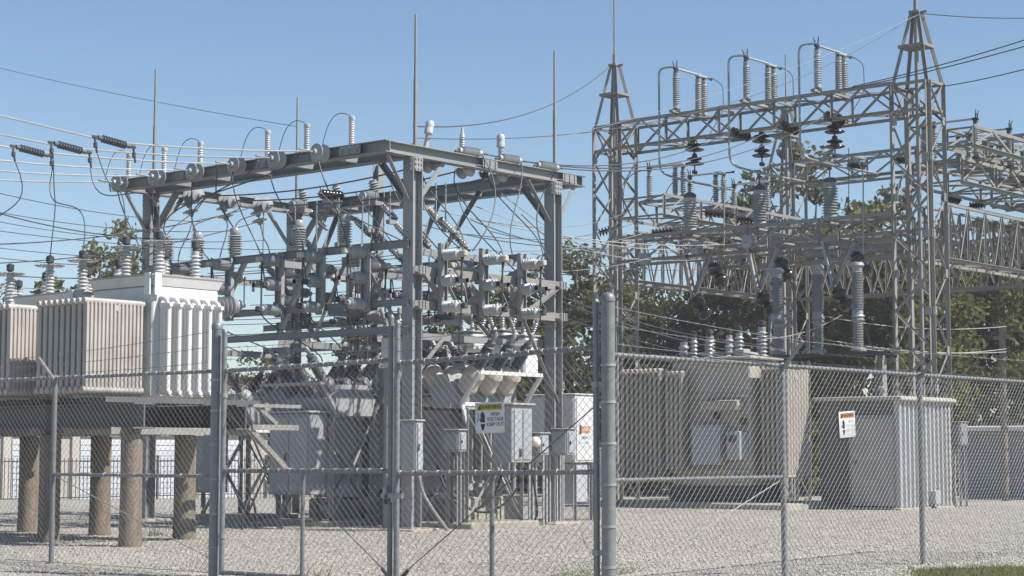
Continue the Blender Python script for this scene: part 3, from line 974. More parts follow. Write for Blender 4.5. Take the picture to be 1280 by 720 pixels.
# vee arms with dark knuckles under the lower beam
for k, px in enumerate((866, 947, 1041)):
    p = at_u(px, 340, UH0 - .45)
    y = p.y
    t = thing('vee_switch_arm', ['vee shaped switch arm with dark knuckle insulators under the beam by the front tower', 'vee shaped switch arm with dark knuckle insulators under the middle of the beam', 'vee shaped switch arm with dark knuckle insulators under the beam by the shed tower'][k], 'switch', (UH0 - .45, y, 6.5), 0, 'vee arms under the lower front beam')
    lo = Vector((-.05, -.02, -1.05))
    member(t, 'arm', (-.05, .25, .06), lo, 'C', .2, 'galvanised', roll=PI / 2)
    member(t, 'arm', (-.02, -.62, .02), lo + Vector((.03, -.06, .03)), 'C', .14, 'galvanised', roll=0)
    for j, (b, d) in enumerate(((lo + Vector((0, -.02, -.05)), Vector((.05, -.42, -.55))), (Vector((-.05, -.62, -.22)), Vector((.05, -.3, -.55))))):
        d = d.normalized()
        for q in (0.0, .33):
            link('knuckle', KN, t, frame(b + d * (q + .2), b + d * (q - .5)))
            part(t, 'knuckle_cap', MB().lathe([(.06, 0), (.08, .03), (.05, .1)], 12, frame(b + d * (q + .02), b + d * (q - .2))), 'galvanised')
        part(t, 'clamp', MB().rod(b, b + d * .7, .02).rod(b + d * .7, b + d * .85 + Vector((.1, 0, 0)), .015), 'dark_metal')

# dark strings of discs among the beams
STR = [((748, 291, 52), (775, 284, 52)), ((815, 292, 50.5), (845, 288, 50.2)), ((882, 265, 50), (917, 268, 49.5)), ((921, 273, 50), (950, 276, 49.8)), ((960, 279, 49.5), (988, 279, 49.3)), ((1060, 206, 54.5), (1082, 207, 54.2)), ((1117, 201, 54), (1135, 199, 53.8)), ((1212, 258, 50.5), (1232, 255, 50.3)), ((1178, 246, 50), (1200, 250, 50.2)), ((1262, 226, 52), (1285, 228, 52.2)), ((914, 164, 47.6), (937, 172, 47.9)), ((976, 156, 46.6), (997, 164, 46.9)), ((1032, 144, 45.8), (1055, 152, 46.1))]
for k, (a, b) in enumerate(STR):
    d0, d1 = at_d(*a), at_d(*b)
    disc_string(['dark disc string at the outer side of the front tower', 'dark disc string just inside the front tower', 'dark disc string behind the first fat ribbed post', 'dark disc string between the first and second fat posts', 'dark disc string next to the second fat ribbed post', 'dark disc string inside the back beam by the hanging rod', 'dark disc string in line with the shed tower legs', 'dark disc string low behind the shed tower', 'dark disc string beside the shed tower leg', 'dark disc string inside the pale beam', 'dark disc string at the foot of the topmost beam near the front tower', 'dark disc string at the foot of the middle of the topmost beam', 'dark disc string at the foot of the topmost beam near the shed tower'][k], d0, d1, 7 if k < 7 else 6, group='dark disc strings in the lattice')
# grey discs on the near face of the lower beam
for k, (px, py) in enumerate(((808, 324), (872, 310), (937, 303))):
    p = at_u(px, py, UH0 - .55)
    a = Vector((UH0 - .75, p.y + .0, p.z)); b = Vector((UH0 - .45, p.y, p.z))
    disc_string(['pale pair of large discs on the lower beam beside the front tower', 'pale pair of large discs below the first fat post', 'pale pair of large discs below the second fat post'][k], a, b, 2, 'grey_porcelain', .17, 'pale disc pairs on the lower front beam')
# three tall ribbed surge arresters on a stand behind the old transformer
SA_U = 39.2
SAV = [at_u(px, 440, SA_U).y for px in (973, 1023, 1073)]
t = thing('arrester_stand', 'dark steel stand carrying three tall ribbed arresters behind the shed', 'stand', (SA_U, SAV[1], gz(SA_U, SAV[1])))
zs = 3.72
member(t, 'beam', (-.15, SAV[0] - SAV[1] + .4, zs - .1), (-.15, SAV[2] - SAV[1] - .9, zs - .1), 'C', .22, 'dark_metal', roll=PI / 2)
member(t, 'beam', (.15, SAV[0] - SAV[1] + .4, zs - .1), (.15, SAV[2] - SAV[1] - .9, zs - .1), 'C', .22, 'dark_metal', roll=-PI / 2)
for y in (SAV[0] - SAV[1] + .3, SAV[2] - SAV[1] - .6):
    member(t, 'leg', (0, y, -.02), (0, y, zs - .12), 'I', .2, 'grey_beam')
for k in range(3):
    t = thing('surge_arrester', ['tall two stage ribbed arrester nearest the old transformer lid', 'tall two stage ribbed arrester in the middle of the dark stand', 'tall two stage ribbed arrester at the shed end of the dark stand'][k], 'surge arrester', (SA_U, SAV[k], zs), 0, 'tall arresters on the dark stand')
    post(t, (0, 0, .04), (0, 0, 1), .72, .1, .14, 14)
    post(t, (0, 0, .86), (0, 0, 1), 1.22, .115, .158, 24)
    part(t, 'flange', MB().lathe([(.15, .73), (.17, .76), (.12, .8), (.17, .84), (.15, .88)], 16), 'galvanised')
    part(t, 'base', MB().lathe([(.2, 0), (.2, .05), (.15, .08)], 16), 'galvanised')
    part(t, 'cap', MB().lathe([(.16, 2.05), (.18, 2.08), (.16, 2.14), (.06, 2.16)], 16).box((.0, .12, 2.16), (.04, .5, .03)), 'galvanised')

# ------------------------------------------------------------------ low voltage steel bus structure
U0, U1, V0, V1 = 22.35, 26.1, 21.2, 28.15
UA, UD = 21.65, 26.85
ZT = 6.35
GB = 'grey_beam'
O = Vector((U0, V0, 0))
BS = thing('bus_structure', 'grey steel bus structure of columns and paired beams with four lightning rods', 'steel structure', O)
def bm(name, a, b, kind='I', size=.2, material=GB, roll=0.0):
    return member(BS, name, a, b, kind, size, material, roll, O)
def sub(name, mb, material):
    o = link(name, mb.mesh(name, material), BS)
    o.location = -O
    return o
for (u, v, top) in ((U0, V0, ZT - .1), (U1, V0, ZT - .1), (U0, V1, ZT - .1), (U1, V1, ZT - .1)):
    bm('column', (u, v, 0), (u, v, top), 'I', .235, roll=PI / 2)
    sub('base_plate', MB().box((u, v, .03), (.42, .42, .05)).box((u, v, -.03), (.7, .7, .14), None, .02), 'concrete')
bm('column', (UD, 26.45, 0), (UD, 26.45, 7.2), 'I', .16)
for (u, v) in ((U0, V0), (U1, V0), (U0, V1), (U1, V1)):
    sub('lightning_rod', MB().rod((u + .05, v, ZT + .1), (u + .05, v, 7.6), .036, .034, 8).rod((u + .05, v, 7.6), (u + .05, v, 8.72), .026, .02, 8).box((u + .05, v, ZT + .12), (.16, .16, .04)), GB)
# paired beams
bm('beam', (UA, V0 - .14, ZT), (UA, V1 + .2, ZT))
bm('beam', (U0, V0 + .11, ZT - .0), (U0, V1 - .11, ZT))
bm('beam', (U1, V0 + .11, ZT), (U1, V1 - .11, ZT))
bm('beam', (UD, V0 - .1, ZT), (UD, V1 + .2, ZT))
bm('beam', (UA + .11, V0, ZT + .003), (UD + .12, V0, ZT + .003))
bm('beam', (UA + .11, V1, ZT + .003), (UD - .11, V1, ZT + .003))
for v in (22.4, 23.5, 24.6, 25.7, 26.8):
    bm('spacer', (UA + .1, v, ZT - .06), (U0 - .1, v, ZT - .06), 'L', .09)
    bm('spacer', (U1 + .1, v, ZT - .06), (UD - .1, v, ZT - .06), 'L', .09)
# knee braces
k = .75
for (u, v) in ((U0, V0), (U1, V0), (U0, V1), (U1, V1)):
    su = 1 if u == U0 else -1
    sv = 1 if v == V0 else -1
    bm('knee_brace', (u + su * .1, v, ZT - .1 - k), (u + su * k, v, ZT - .12), 'L', .09)
    bm('knee_brace', (u, v + sv * .1, ZT - .1 - k), (u, v + sv * k, ZT - .12), 'L', .09)
    bm('knee_brace', (u - su * .1, v, ZT - .1 - k), (u - su * .62, v, ZT - .12), 'L', .08)
# bolted joint plates
def bolted(c, nrm, w=.3, h=.3):
    c = Vector(c); n = Vector(nrm)
    side = Vector((-n.y, n.x, 0))
    mb = MB()
    R = Matrix((side, n, Vector((0, 0, 1)))).transposed().to_4x4()
    T = Matrix.Translation(c) @ R
    mb.box((0, 0, 0), (w, .014, h), T)
    for i in range(3):
        for j in range(3):
            mb.box((w * (-.36 + .36 * i), .014, h * (-.36 + .36 * j)), (.03, .02, .03), T)
    sub('joint_plate', mb, GB)
for (u, v) in ((U0, V0), (U1, V0), (U0, V1), (U1, V1)):
    bolted((u, v - .125 if v == V0 else v - .13, ZT - .22), (0, -1, 0), .2, .24)
    bolted((u - .126, v, ZT - .22), (-1, 0, 0), .2, .24)
for v in (21.9, 24.0, 26.2):
    bolted((UA - .108, v, ZT), (-1, 0, 0), .5, .15)
for u in (24.2, 26.45):
    bolted((u, V0 - .108, ZT), (0, -1, 0), .4, .15)
for z in (3.75, 4.33):
    bolted((U0, V0 - .235, z), (0, -1, 0), .2, .14)
    bolted((U1, V0 - .235, z), (0, -1, 0), .2, .14)
# switch racks
for z, s in ((4.78, .14), (3.8, .12), (3.34, .12)):
    bm('rack_rail', (U0 - .14, V0 - .05, z), (U0 - .14, V1 + .05, z), 'C', s, roll=0)
    bm('rack_rail', (25.2, V0 + .08, z), (25.2, V1 - .08, z), 'C', s, roll=0)
for z in (4.33, 3.75):
    bm('rack_rail', (U0 - .1, V0 - .15, z), (U1 + .1, V0 - .15, z), 'C', .15, 'weathered_steel')
for z in (4.78, 3.34):
    bm('rack_rail', (U0 + .1, V0 + .16, z - .08), (U1 - .1, V0 + .16, z - .08), 'C', .12)
    bm('rack_rail', (U0 + .1, V1 - .16, z - .08), (U1 - .1, V1 - .16, z - .08), 'C', .12)
    bm('rack_rail', (U0 + .1, 24.6, z - .09), (U1 - .1, 24.6, z - .09), 'C', .12)
for (a, b) in (((U1 - .05, V0 - .17, 4.3), (25.2, V0 - .17, 3.8)), ((24.4, V0 - .17, 4.3), (25.15, V0 - .17, 3.8)), ((23.4, V0 - .17, 4.3), (24.1, V0 - .17, 3.8)), ((U0 + .1, V0 - .17, 4.3), (22.95, V0 - .17, 3.8)), ((23.3, V0 - .17, 3.8), (22.9, V0 - .17, 4.3)),
               ((U1, V0 - .1, 2.2), (25.1, V0 - .1, 3.7)), ((U0, V0 + .1, 2.4), (23.3, V0 + .1, 3.3)),
               ((U0 - .1, 24.4, 3.36), (U0 - .1, 23.5, 4.75)), ((U0 - .1, 26.3, 3.36), (U0 - .1, 25.3, 4.75)), ((U0 - .1, 22.4, 4.75), (U0 - .1, 21.4, 3.36)), ((U0 - .1, 22.6, 4.75), (U0 - .1, 23.4, 3.4)), ((U0 - .1, V1 - .1, 2.4), (U0 - .1, V1 - 1.0, 3.3)),
               ((25.2, 22, 3.4), (25.2, 23.4, 4.75)), ((25.2, 24.6, 4.75), (25.2, 25.8, 3.4)), ((25.2, 26.4, 3.4), (25.2, 27.6, 4.75)),
               ((U1, V1 - .15, 4.8), (U1 - .1, V1 - 1.1, ZT - .1)), ((U1, 25.7, ZT - .1), (25.2, 25.1, 4.8)), ((U1, 26.8, ZT - .1), (25.2, 26.6, 4.8)), ((U1, 23.0, ZT - .1), (25.2, 23.3, 4.8)), ((U1, 24.0, ZT - .1), (25.2, 23.9, 4.8))):
    bm('brace', a, b, 'L', .075, 'weathered_steel')
sub('junction_plate', MB().box((25.1, 25.45, 4.98), (.03, .5, .22)), 'weathered_steel')

# knife switches on vertical channels
def knife_switch(label, loc, rz, group, por='grey_porcelain', H=1.16):
    t = thing('knife_switch', label, 'switch', loc, rz, group)
    part(t, 'channel', MB().bx((-.03, -.085, 0), (0, .085, H)).bx((0, -.085, 0), (.05, -.073, H)).bx((0, .073, 0), (.05, .085, H)), 'galvanised')
    for z in (.12, .56, 1.0):
        post(t, (.0, 0, z), (1, 0, 0), .46 if z != .56 else .34, .055, .102, 7, por)
        part(t, 'clamp', MB().box((.5 if z != .56 else .38, 0, z), (.1, .1, .1), None, .015), 'tan_porcelain' if z == 1.0 else 'dark_metal')
    part(t, 'blade', MB().rod((.44, .0, .1), (.44, 0, 1.04), .016).rod((.38, .03, .56), (.46, .03, .98), .012), 'dark_metal')
    for z in (.3, .8):
        post(t, (-.03, 0, z), (-1, 0, 0), .26, .055, .1, 4, por)
        part(t, 'lug', MB().box((-.32, 0, z), (.09, .07, .07), None, .01), 'dark_metal')
    part(t, 'strap', MB().rod((-.33, .02, .3), (-.33, .02, .82), .012).rod((-.33, -.02, .8), (.44, -.02, 1.12), .012), 'dark_metal')
    part(t, 'tag_plate', MB().bx((.001, -.05, .3), (.006, .05, .44)), 'weathered_steel')
    part(t, 'arm', MB().bx((.3, -.05, .5), (.62, -.02, .57)).bx((.58, -.05, .42), (.62, -.02, .57)), 'galvanised')
    return t
for k, v in enumerate((22.1, 23.2, 24.25, 25.6, 26.75)):
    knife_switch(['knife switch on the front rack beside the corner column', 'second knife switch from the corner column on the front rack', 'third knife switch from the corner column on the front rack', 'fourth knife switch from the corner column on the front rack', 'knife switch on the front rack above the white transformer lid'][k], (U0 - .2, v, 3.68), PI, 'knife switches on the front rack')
for k, v in enumerate((22.4, 24.0, 25.5, 27.0)):
    knife_switch('grey knife switch half hidden on the inner rack behind the front rack', (25.15, v, 3.68), PI, 'knife switches on the inner rack')
for k, u in enumerate((22.85, 23.9, 24.93)):
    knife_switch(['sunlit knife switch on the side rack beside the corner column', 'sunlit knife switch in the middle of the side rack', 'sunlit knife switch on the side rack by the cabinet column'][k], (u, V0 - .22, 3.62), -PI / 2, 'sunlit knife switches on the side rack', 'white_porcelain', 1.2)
for k, u in enumerate((23.4, 24.7)):
    knife_switch('grey knife switch behind the sunlit side rack', (u, 23.3, 3.6), -PI / 2, 'knife switches behind the side rack')
bm('rack_rail', (U0 + .1, 23.34, 3.75), (U1 - .1, 23.34, 3.75), 'C', .12)
bm('rack_rail', (U0 + .1, 23.34, 4.5), (U1 - .1, 23.34, 4.5), 'C', .12)
# stout vertical insulators standing on the front rack
SV = []
for k, v in enumerate((22.7, 23.85, 25.55, 26.6, 27.5)):
    t = thing('stand_off_insulator', ['grey stand off insulator on the front rack rail by the corner column', 'grey stand off insulator on the middle of the front rack rail', 'grey stand off insulator on the front rack rail under the disc cluster', 'grey stand off insulator on the rack rail above the white lid', 'grey stand off insulator on the rack rail end by the far column'][k], 'insulator', (U0 - .13, v, 4.85), 0, 'stand off insulators on the front rack')
    post(t, (0, 0, 0), (0, 0, 1), .46, .09, .138, 8)
    part(t, 'cap', MB().lathe([(.1, .44), (.1, .49), (.07, .54), (.01, .56)], 12), 'grey_porcelain')
    SV.append(v)
# horizontal insulators on the back beam
for k, v in enumerate((27.7, 26.7, 25.65)):
    t = thing('line_post', ['stout horizontal insulator on the back beam by the far column', 'stout horizontal insulator in the middle of the back beam', 'stout horizontal insulator on the back beam by the tall thin post'][k], 'insulator', (U1 - .1, v, ZT), 0, 'horizontal insulators on the back beam')
    post(t, (0, 0, 0), (-1, 0, 0), .42, .08, .135, 6)
    post(t, (-.05, 0, .1), (-.3, 0, 1), .26, .07, .115, 4)
# fuse cutouts hung at a slant
for k, (px, py, d) in enumerate(((487, 266, 36), (546, 272, 34.5), (563, 286, 34), (398, 275, 37), (425, 268, 37), (478, 300, 36), (455, 285, 36.5), (505, 290, 35), (470, 322, 35.8), (497, 318, 35.3), (528, 300, 34.6), (440, 318, 36), (385, 305, 37.2), (575, 300, 34), (412, 342, 36.5), (345, 345, 37.5))):
    p = at_d(px, py, d)
    t = thing('fuse_cutout', 'slanted grey fuse cutout hanging from a bracket among the beams', 'fuse', p, 0, 'slanted fuse cutouts under the beams')
    a = Vector((-.1, .12, .16)); b = Vector((.12, -.14, -.2))
    post(t, a, b - a, .42, .055, .085, 6)
    part(t, 'bracket', MB().box(a + Vector((-.06, .06, .03)), (.2, .1, .08)).rod(a + Vector((-.08, .08, .05)), Vector((a.x - .08, a.y + .08, max(.4, ZT - .05 - p.z))), .014), 'galvanised')
    part(t, 'fuse_tube', MB().rod(a + Vector((-.1, -.08, -.06)), b + Vector((-.1, -.08, -.02)), .022).rod(b, b + Vector((-.14, -.1, -.02)), .018), 'dark_polymer')

# disc pairs on the front beam (conductors leave to the left)
DP = []
for k, px in enumerate((152, 199, 246, 298, 348, 402)):
    p = at_u(px, 200, UA - .2)
    DP.append(p.y)
    disc_string('pair of grey discs pulling off the front beam', (UA - .1, p.y, ZT), (UA - .42, p.y, ZT), 2, 'grey_porcelain', .16, 'disc pairs on the front beam')
for k, px in enumerate((160, 204, 249, 333, 382, 438)):
    p = at_u(px, 190, UA)
    t = thing('lightning_arrester', 'slim white arrester tube standing on the front beam', 'arrester', (UA + .03, p.y, ZT + .1), 0, 'white arrester tubes on the front beam')
    part(t, 'tube', MB().lathe([(.05, 0), (.05, .03)] + [(r, .03 + .4 * (i + j) / 10) for i in range(10) for j, r in ((.1, .045), (.5, .056), (.9, .045))] + [(.05, .43), (.058, .45), (.058, .5), (.02, .52)], 12), 'white_porcelain')
    part(t, 'bracket', MB().box((0, 0, -.005), (.12, .1, .03)), 'dark_metal')
# bus conductors through the middle and their end discs
BUSU = (23.15, 24.05, 24.95)
for k, u in enumerate(BUSU):
    disc_string('grey discs on the inner side of the far beam holding a bus wire', (u, V1 - .1, ZT - .05), (u, V1 - .52, ZT - .08), 3, 'grey_porcelain', .16, 'inner discs on the far beam')
    disc_string('grey discs hanging below the far beam', (u + .06, V1 - .05, ZT - .12), (u + .1, V1 - .12, ZT - .45), 2, 'grey_porcelain', .16, 'hanging discs under the far beam')
    disc_string('grey discs on the inner side of the side beam holding a bus wire', (u - .1, V0 + .1, ZT - .05), (u - .1, V0 + .46, ZT - .1), 2, 'grey_porcelain', .17, 'inner discs on the side beam')
    solo('bus_wire', 'dark bus wire stretched through the middle of the steel structure', 'wire', MB().tube(catenary((u, V1 - .52, ZT - .08), (u - .1, V0 + .46, ZT - .1), .14), .014, 6), 'dark_wire', group='bus wires through the steel structure')
# bus wires along the other way
for k, v in enumerate((22.3, 24.4, 26.6)):
    disc_string('dark disc string on the back beam at the end of a cross bus', (U1 - .15, v, ZT + .12), (U1 - .75, v, ZT + .1), 7, 'brown_porcelain', .1, 'dark disc strings on the back beam')
# arresters on the side beam
for k, (px, lab) in enumerate(((535, 'fat headed white arrester leaning on the side beam near the corner'), (581, 'thin white arrester tube standing in the middle of the side beam'), (629, 'fat headed white arrester standing upright on the side beam'))):
    p = at_v(px, 190, V0)
    t = thing('lightning_arrester', lab, 'arrester', (p.x, V0 + .06, ZT + .1), 0, 'arresters on the side beam')
    if k != 1:
        t.rotation_euler = (0, math.radians(14 if k == 0 else 0), 0)
        part(t, 'tube', MB().lathe([(.05, -.02), (.042, .26), (.05, .27)], 12), 'white_porcelain')
        part(t, 'head', MB().lathe([(.05, .27), (.074, .285), (.075, .37), (.07, .385), (.075, .4), (.075, .48), (.06, .51), (.02, .52)], 14), 'white_porcelain')
    else:
        part(t, 'tube', MB().lathe([(.05, 0), (.05, .05)] + [(r, .05 + .3 * (i + j) / 7) for i in range(7) for j, r in ((.1, .045), (.5, .058), (.9, .045))] + [(.045, .36), (.03, .4), (.02, .5)], 12), 'white_porcelain')
STRN = []
for k, px in enumerate((583, 633, 680)):
    p = at_v(px, 195, V0)
    a = Vector((p.x - .22, V0 - .02, ZT + .17)); b = Vector((p.x + .3, V0 - .08, ZT + .17))
    t = thing('strain_insulator', ['white ribbed strain insulator lying on the side beam near the corner', 'white ribbed strain insulator lying on the middle of the side beam', 'white ribbed strain insulator lying on the side beam over the cabinet column'][k], 'insulator', a, 0, 'strain insulators on the side beam')
    post(t, (0, 0, 0), b - a, (b - a).length, .045, .085, 9, 'white_porcelain')
    part(t, 'clevis', MB().rod((-.1, 0, -.03), (.02, 0, 0), .02).rod((.0, 0, 0), (b - a) * 1.25, .018), 'dark_metal')
    STRN.append(b)

# ------------------------------------------------------------------ wires
def wire(label, pts, r=.011, material='dark_wire', group='jumper wires in the steel structure', name='jumper_wire'):
    return solo(name, label, 'wire', MB().tube(pts, r, 6), material, group=group)
# conductors from the front beam discs out to the left
LINE = []
for k, v in enumerate(DP):
    a = Vector((UA - .5, v, ZT + .0)); b = Vector((6.0, v + .3, 7.3))
    pts = catenary(a, b, .72 - .02 * k, 20)
    if k >= 3:                                   # tied conductors break direction at their inline insulator
        q = at_v((33, 82, 137)[k - 3], (188, 184, 177)[k - 3], v)
        pts = catenary(a, q, .04, 10) + catenary(q, Vector((6.0, v, q.z + (.45, .6, .9)[k - 3])), .05, 10)[1:]
    LINE.append(pts)
    wire('pale twisted conductor running off the front beam to the left', pts, .013, 'pale_wire', 'conductors leaving the front beam', 'conductor')
    part_d = a - Vector((.25, 0, 0))
    # dead end clamp
    t = thing('dead_end_clamp', 'short metal clamp gripping a conductor beside the disc pair', 'clamp', a, 0, 'dead end clamps by the front beam')
    part(t, 'body', MB().rod((.1, 0, 0), (-.22, 0, .01), .017, n=8), 'weathered_steel')
    part(t, 'tail', MB().rod((.02, 0, 0), (.06, 0, -.18), .014, n=6), 'dark_metal')
def on_line(k, px):
    best = None
    P = LINE[k]
    for i in range(len(P) - 1):
        for j in range(20):
            q = P[i].lerp(P[i + 1], j / 20)
            rr = (q - Vector((0, 0, CAM_Z)))
            x = 640 + FPX * rr.dot(RIGHT) / rr.dot(FWD)
            if best is None or abs(x - px) < best[0]:
                best = (abs(x - px), q, i)
    return best[1]
INL = []
for k, (li, px) in enumerate(((3, 33), (4, 82), (5, 137))):
    q = on_line(li, px)
    a, b = q + Vector((-.3, 0, .03)), q + Vector((.3, 0, -.03))
    t = thing('inline_insulator', ['dark ribbed insulator in the lowest tied conductor over the transformers', 'dark ribbed insulator in the middle tied conductor over the transformers', 'dark ribbed insulator in the highest tied conductor over the transformers'][k], 'insulator', a, 0, 'inline insulators over the transformers')
    post(t, (0, 0, 0), b - a, .6, .032, .062, 9, 'dark_polymer')
    for e in (Vector((-.06, 0, 0)), b - a + Vector((.06, 0, 0))):
        part(t, 'clamp', MB().box(e, (.1, .04, .05), None, .01).rod(e, e + Vector((.05, 0, -.24)), .016).box(e + Vector((.02, 0, -.12)), (.06, .05, .09), None, .012), 'dark_metal')
    INL.append((a, b))

# ------------------------------------------------------------------ white transformers on piers
PU0, PU1 = 16.1, 17.95
def pier(label, u, v, square, group):
    z = gz(u, v)
    mb = MB()
    r = .158 if square else .165
    mb.lathe([(r * 1.06, -.1), (r * 1.05, .1), (r, .25), (r * .97, .9), (r * .99, 1.545)], 9 if square else 20)
    solo('pier', label, 'pier', mb, 'pier_wood', (u, v, z), group)
for k, v in enumerate((20.62, 22.5, 24.4)):
    pier(['stout weathered pier under the platform corner by the gate post', 'stout weathered pier behind the slim fence post', 'stout weathered pier at the far side of the platform'][k], PU0, v, True, 'front piers under the platform')
for k, v in enumerate((21.7, 23.75, 25.65, 27.6)):
    pier(['round mossy timber pier nearest the gate post', 'round timber pier second from the gate post', 'round timber pier third from the gate post', 'round timber pier at the far end of the platform'][k], PU1, v, False, 'round piers under the platform')
t = thing('platform', 'long dark steel platform on piers carrying the white transformers', 'platform', (17, 20.4, 0))
def pf(name, a, b, kind, size, material='shed_dark', roll=0.0):
    return member(t, name, a, b, kind, size, material, roll, Vector((17, 20.4, 0)))
pf('girder', (PU0, 20.35, 1.80), (PU0, 28.2, 1.80), 'I', .36)
pf('girder', (PU1, 20.35, 1.80), (PU1, 28.2, 1.80), 'I', .36)
for v in (20.62, 21.7, 22.5, 23.75, 24.4, 25.65, 27.6):
    pf('cap_beam', (15.75, v, 1.595), (18.3, v, 1.595), 'C', .1, 'weathered_steel')
for i in range(14):
    v = 20.5 + i * .58
    pf('joist', (15.55, v, 2.02), (18.35, v, 2.02), 'C', .075)
part(t, 'end_bracket', MB().bx((1.0, -.15, 1.62), (1.9, -.05, 1.7)).bx((1.0, -.15, 1.95), (1.95, -.06, 2.0)), 'weathered_steel')
member(t, 'brace', (.95, -.1, 1.65), (1.75, -.1, 1.0), 'L', .07, 'weathered_steel')
member(t, 'brace', (1.1, -.1, 1.97), (1.5, -.1, 1.7), 'L', .06, 'weathered_steel')

def fin_panel(L, H, t, flutes, axis='x'):
    """pressed radiator fin with vertical flutes and rounded headers; L along local X, H up, thickness t along Y"""
    mb = MB()
    n = flutes
    w = L / n
    prof = []
    for i in range(n):
        x = i * w
        prof += [(x + w * .08, t * .22), (x + w * .25, t * .5), (x + w * .75, t * .5), (x + w * .92, t * .22)]
    back = [(x, -y) for x, y in reversed(prof)]
    mb.prism(prof + back, .03, H - .03)
    mb.rod((-.02, 0, H - .02), (L + .02, 0, H - .02), t * .55, n=10)
    mb.rod((-.02, 0, .02), (L + .02, 0, .02), t * .55, n=10)
    return mb
def bushing(parent, loc, H, rs, n, guard=False, d=(0, 0, 1), material='white_porcelain', cap='dark_metal'):
    loc = Vector(loc); d = Vector(d).normalized()
    mx = frame(loc, loc + d)
    b = link('bushing', ins_mesh(H, rs * .62, rs, n, material), parent, mx)
    part(b, 'flange', MB().lathe([(rs * 1.15, -.01), (rs * 1.15, .03), (rs * .8, .05)], 14), 'white_paint')
    part(b, 'terminal', MB().lathe([(rs * .45, H - .01), (rs * .45, H + .05), (rs * .7, H + .06), (rs * .7, H + .15), (rs * .2, H + .17)], 10), cap)
    if guard:
        mb = MB()
        mb.lathe([(.03, H - .02), (.18, H - .005), (.19, H + .01), (.18, H + .02), (.03, H + .02)], 20)
        for i in range(20):
            a = 2 * PI * i / 20
            mb.rod((.17 * math.cos(a), .17 * math.sin(a), H), (.23 * math.cos(a), .23 * math.sin(a), H + .012), .016, .008, 5)
        part(b, 'bird_guard', mb, 'grey_porcelain')
    return b

BUSH = []
def white_transformer(label, v0, v1, ztop, side_fins):
    u0, u1 = 16.58, 17.80
    z0 = 2.08
    t = thing('transformer', label, 'transformer', (u0, v0, z0), 0, 'white transformers on the platform')
    H = ztop - z0
    W, D = u1 - u0, v1 - v0
    part(t, 'tank', MB().bx((0, 0, 0), (W, D, H - .16), .02), 'white_paint')
    # lid on flared rim
    a, b = .0, .05
    mb = MB()
    lo = [(a, a), (W - a, a), (W - a, D - a), (a, D - a)]
    hi = [(-b, -b), (W + b, -b), (W + b, D + b), (-b, D + b)]
    mb.add([(x, y, H - .158) for x, y in lo] + [(x, y, H - .02) for x, y in hi], [(0, 1, 5, 4), (1, 2, 6, 5), (2, 3, 7, 6), (3, 0, 4, 7), (3, 2, 1, 0), (4, 5, 6, 7)])
    part(t, 'rim', mb, 'white_paint')
    part(t, 'lid', MB().bx((-b - .01, -b - .01, H - .019), (W + b + .01, D + b + .01, H + .005)), 'shed_trim')
    part(t, 'lifting_lug', MB().bx((-.075, -.02, H - .3), (-.052, .1, H + .02)).bx((-.02, -.075, H - .3), (.1, -.052, H + .02)), 'white_paint')
    # radiator bank on the front: fins stacked along Y
    fz0, FH = .06, 1.27
    n = 9
    fm = fin_panel(1.0, FH, .085, 15).mesh('radiator_fin', 'dirty_white')
    for i in range(n):
        link('radiator_fin', fm, t, Matrix.Translation((-1.1, .1 + i * .132, fz0)))
    part(t, 'header_pipe', MB().rod((-.55, .06, fz0 + FH - .1), (-.55, D - .1, fz0 + FH - .1), .045, n=10).rod((-.3, D / 2, fz0 + FH - .1), (.02, D / 2, fz0 + FH - .1), .06, n=10).rod((-.56, D / 2, fz0 + FH - .1), (-.3, D / 2, fz0 + FH - .1), .05, n=8), 'dirty_white')
    if side_fins:
        fs = fin_panel(.2, FH + .02, .06, 3).mesh('side_fin', 'white_paint')
        for i in range(6):
            x = .14 + i * (W - .24) / 5.2
            link('side_fin', fs, t, Matrix.Translation((x, -.03, fz0 - .02)) @ Matrix.Rotation(-PI / 2, 4, 'Z'))
            part(t, 'elbow', MB().tube(bez((x, .01, fz0 + FH + .08), (x, -.1, fz0 + FH + .09), (x, -.16, fz0 + FH + .05), (x, -.18, fz0 + FH - .02), 6), .034, 8), 'white_paint')
            part(t, 'elbow', MB().tube([(x, .01, fz0 + .1), (x, -.1, fz0 + .05), (x, -.2, fz0)], .03, 8), 'white_paint')
    # bushings on the lid
    for (x, y, h, r, ns, g) in ((.35, D * .78, .48, .085, 7, True), (.35, D * .22, .5, .085, 7, True), (1.0, D * .2, .42, .085, 6, False), (1.05, D * .75, .34, .08, 5, False), (.7, D * .5, .3, .08, 5, False)):
        bushing(t, (x, y, H), h, r, ns, g)
        BUSH.append(Vector((u0 + x, v0 + y, z0 + H + h + .15)))
    return t
white_transformer('white transformer with tall side fins at the gate end of the platform', 20.82, 22.2, 3.83, True)
white_transformer('white transformer in the middle of the platform, lid lower than its neighbour', 22.62, 24.1, 3.68, False)
white_transformer('white transformer at the far end of the platform', 24.5, 25.95, 3.6, False)
# bushing on the side of the first transformer
t = thing('side_bushing', 'grey ribbed bushing pointing sideways from the white tank', 'insulator', (17.95, 21.15, 3.45))
post(t, (0, 0, 0), (1, -.25, .1), .42, .1, .155, 5)
part(t, 'collar', MB().lathe([(.15, -.04), (.15, .03), (.1, .06)], 14, frame((0, 0, 0), (1, -.25, .1))), 'galvanised')

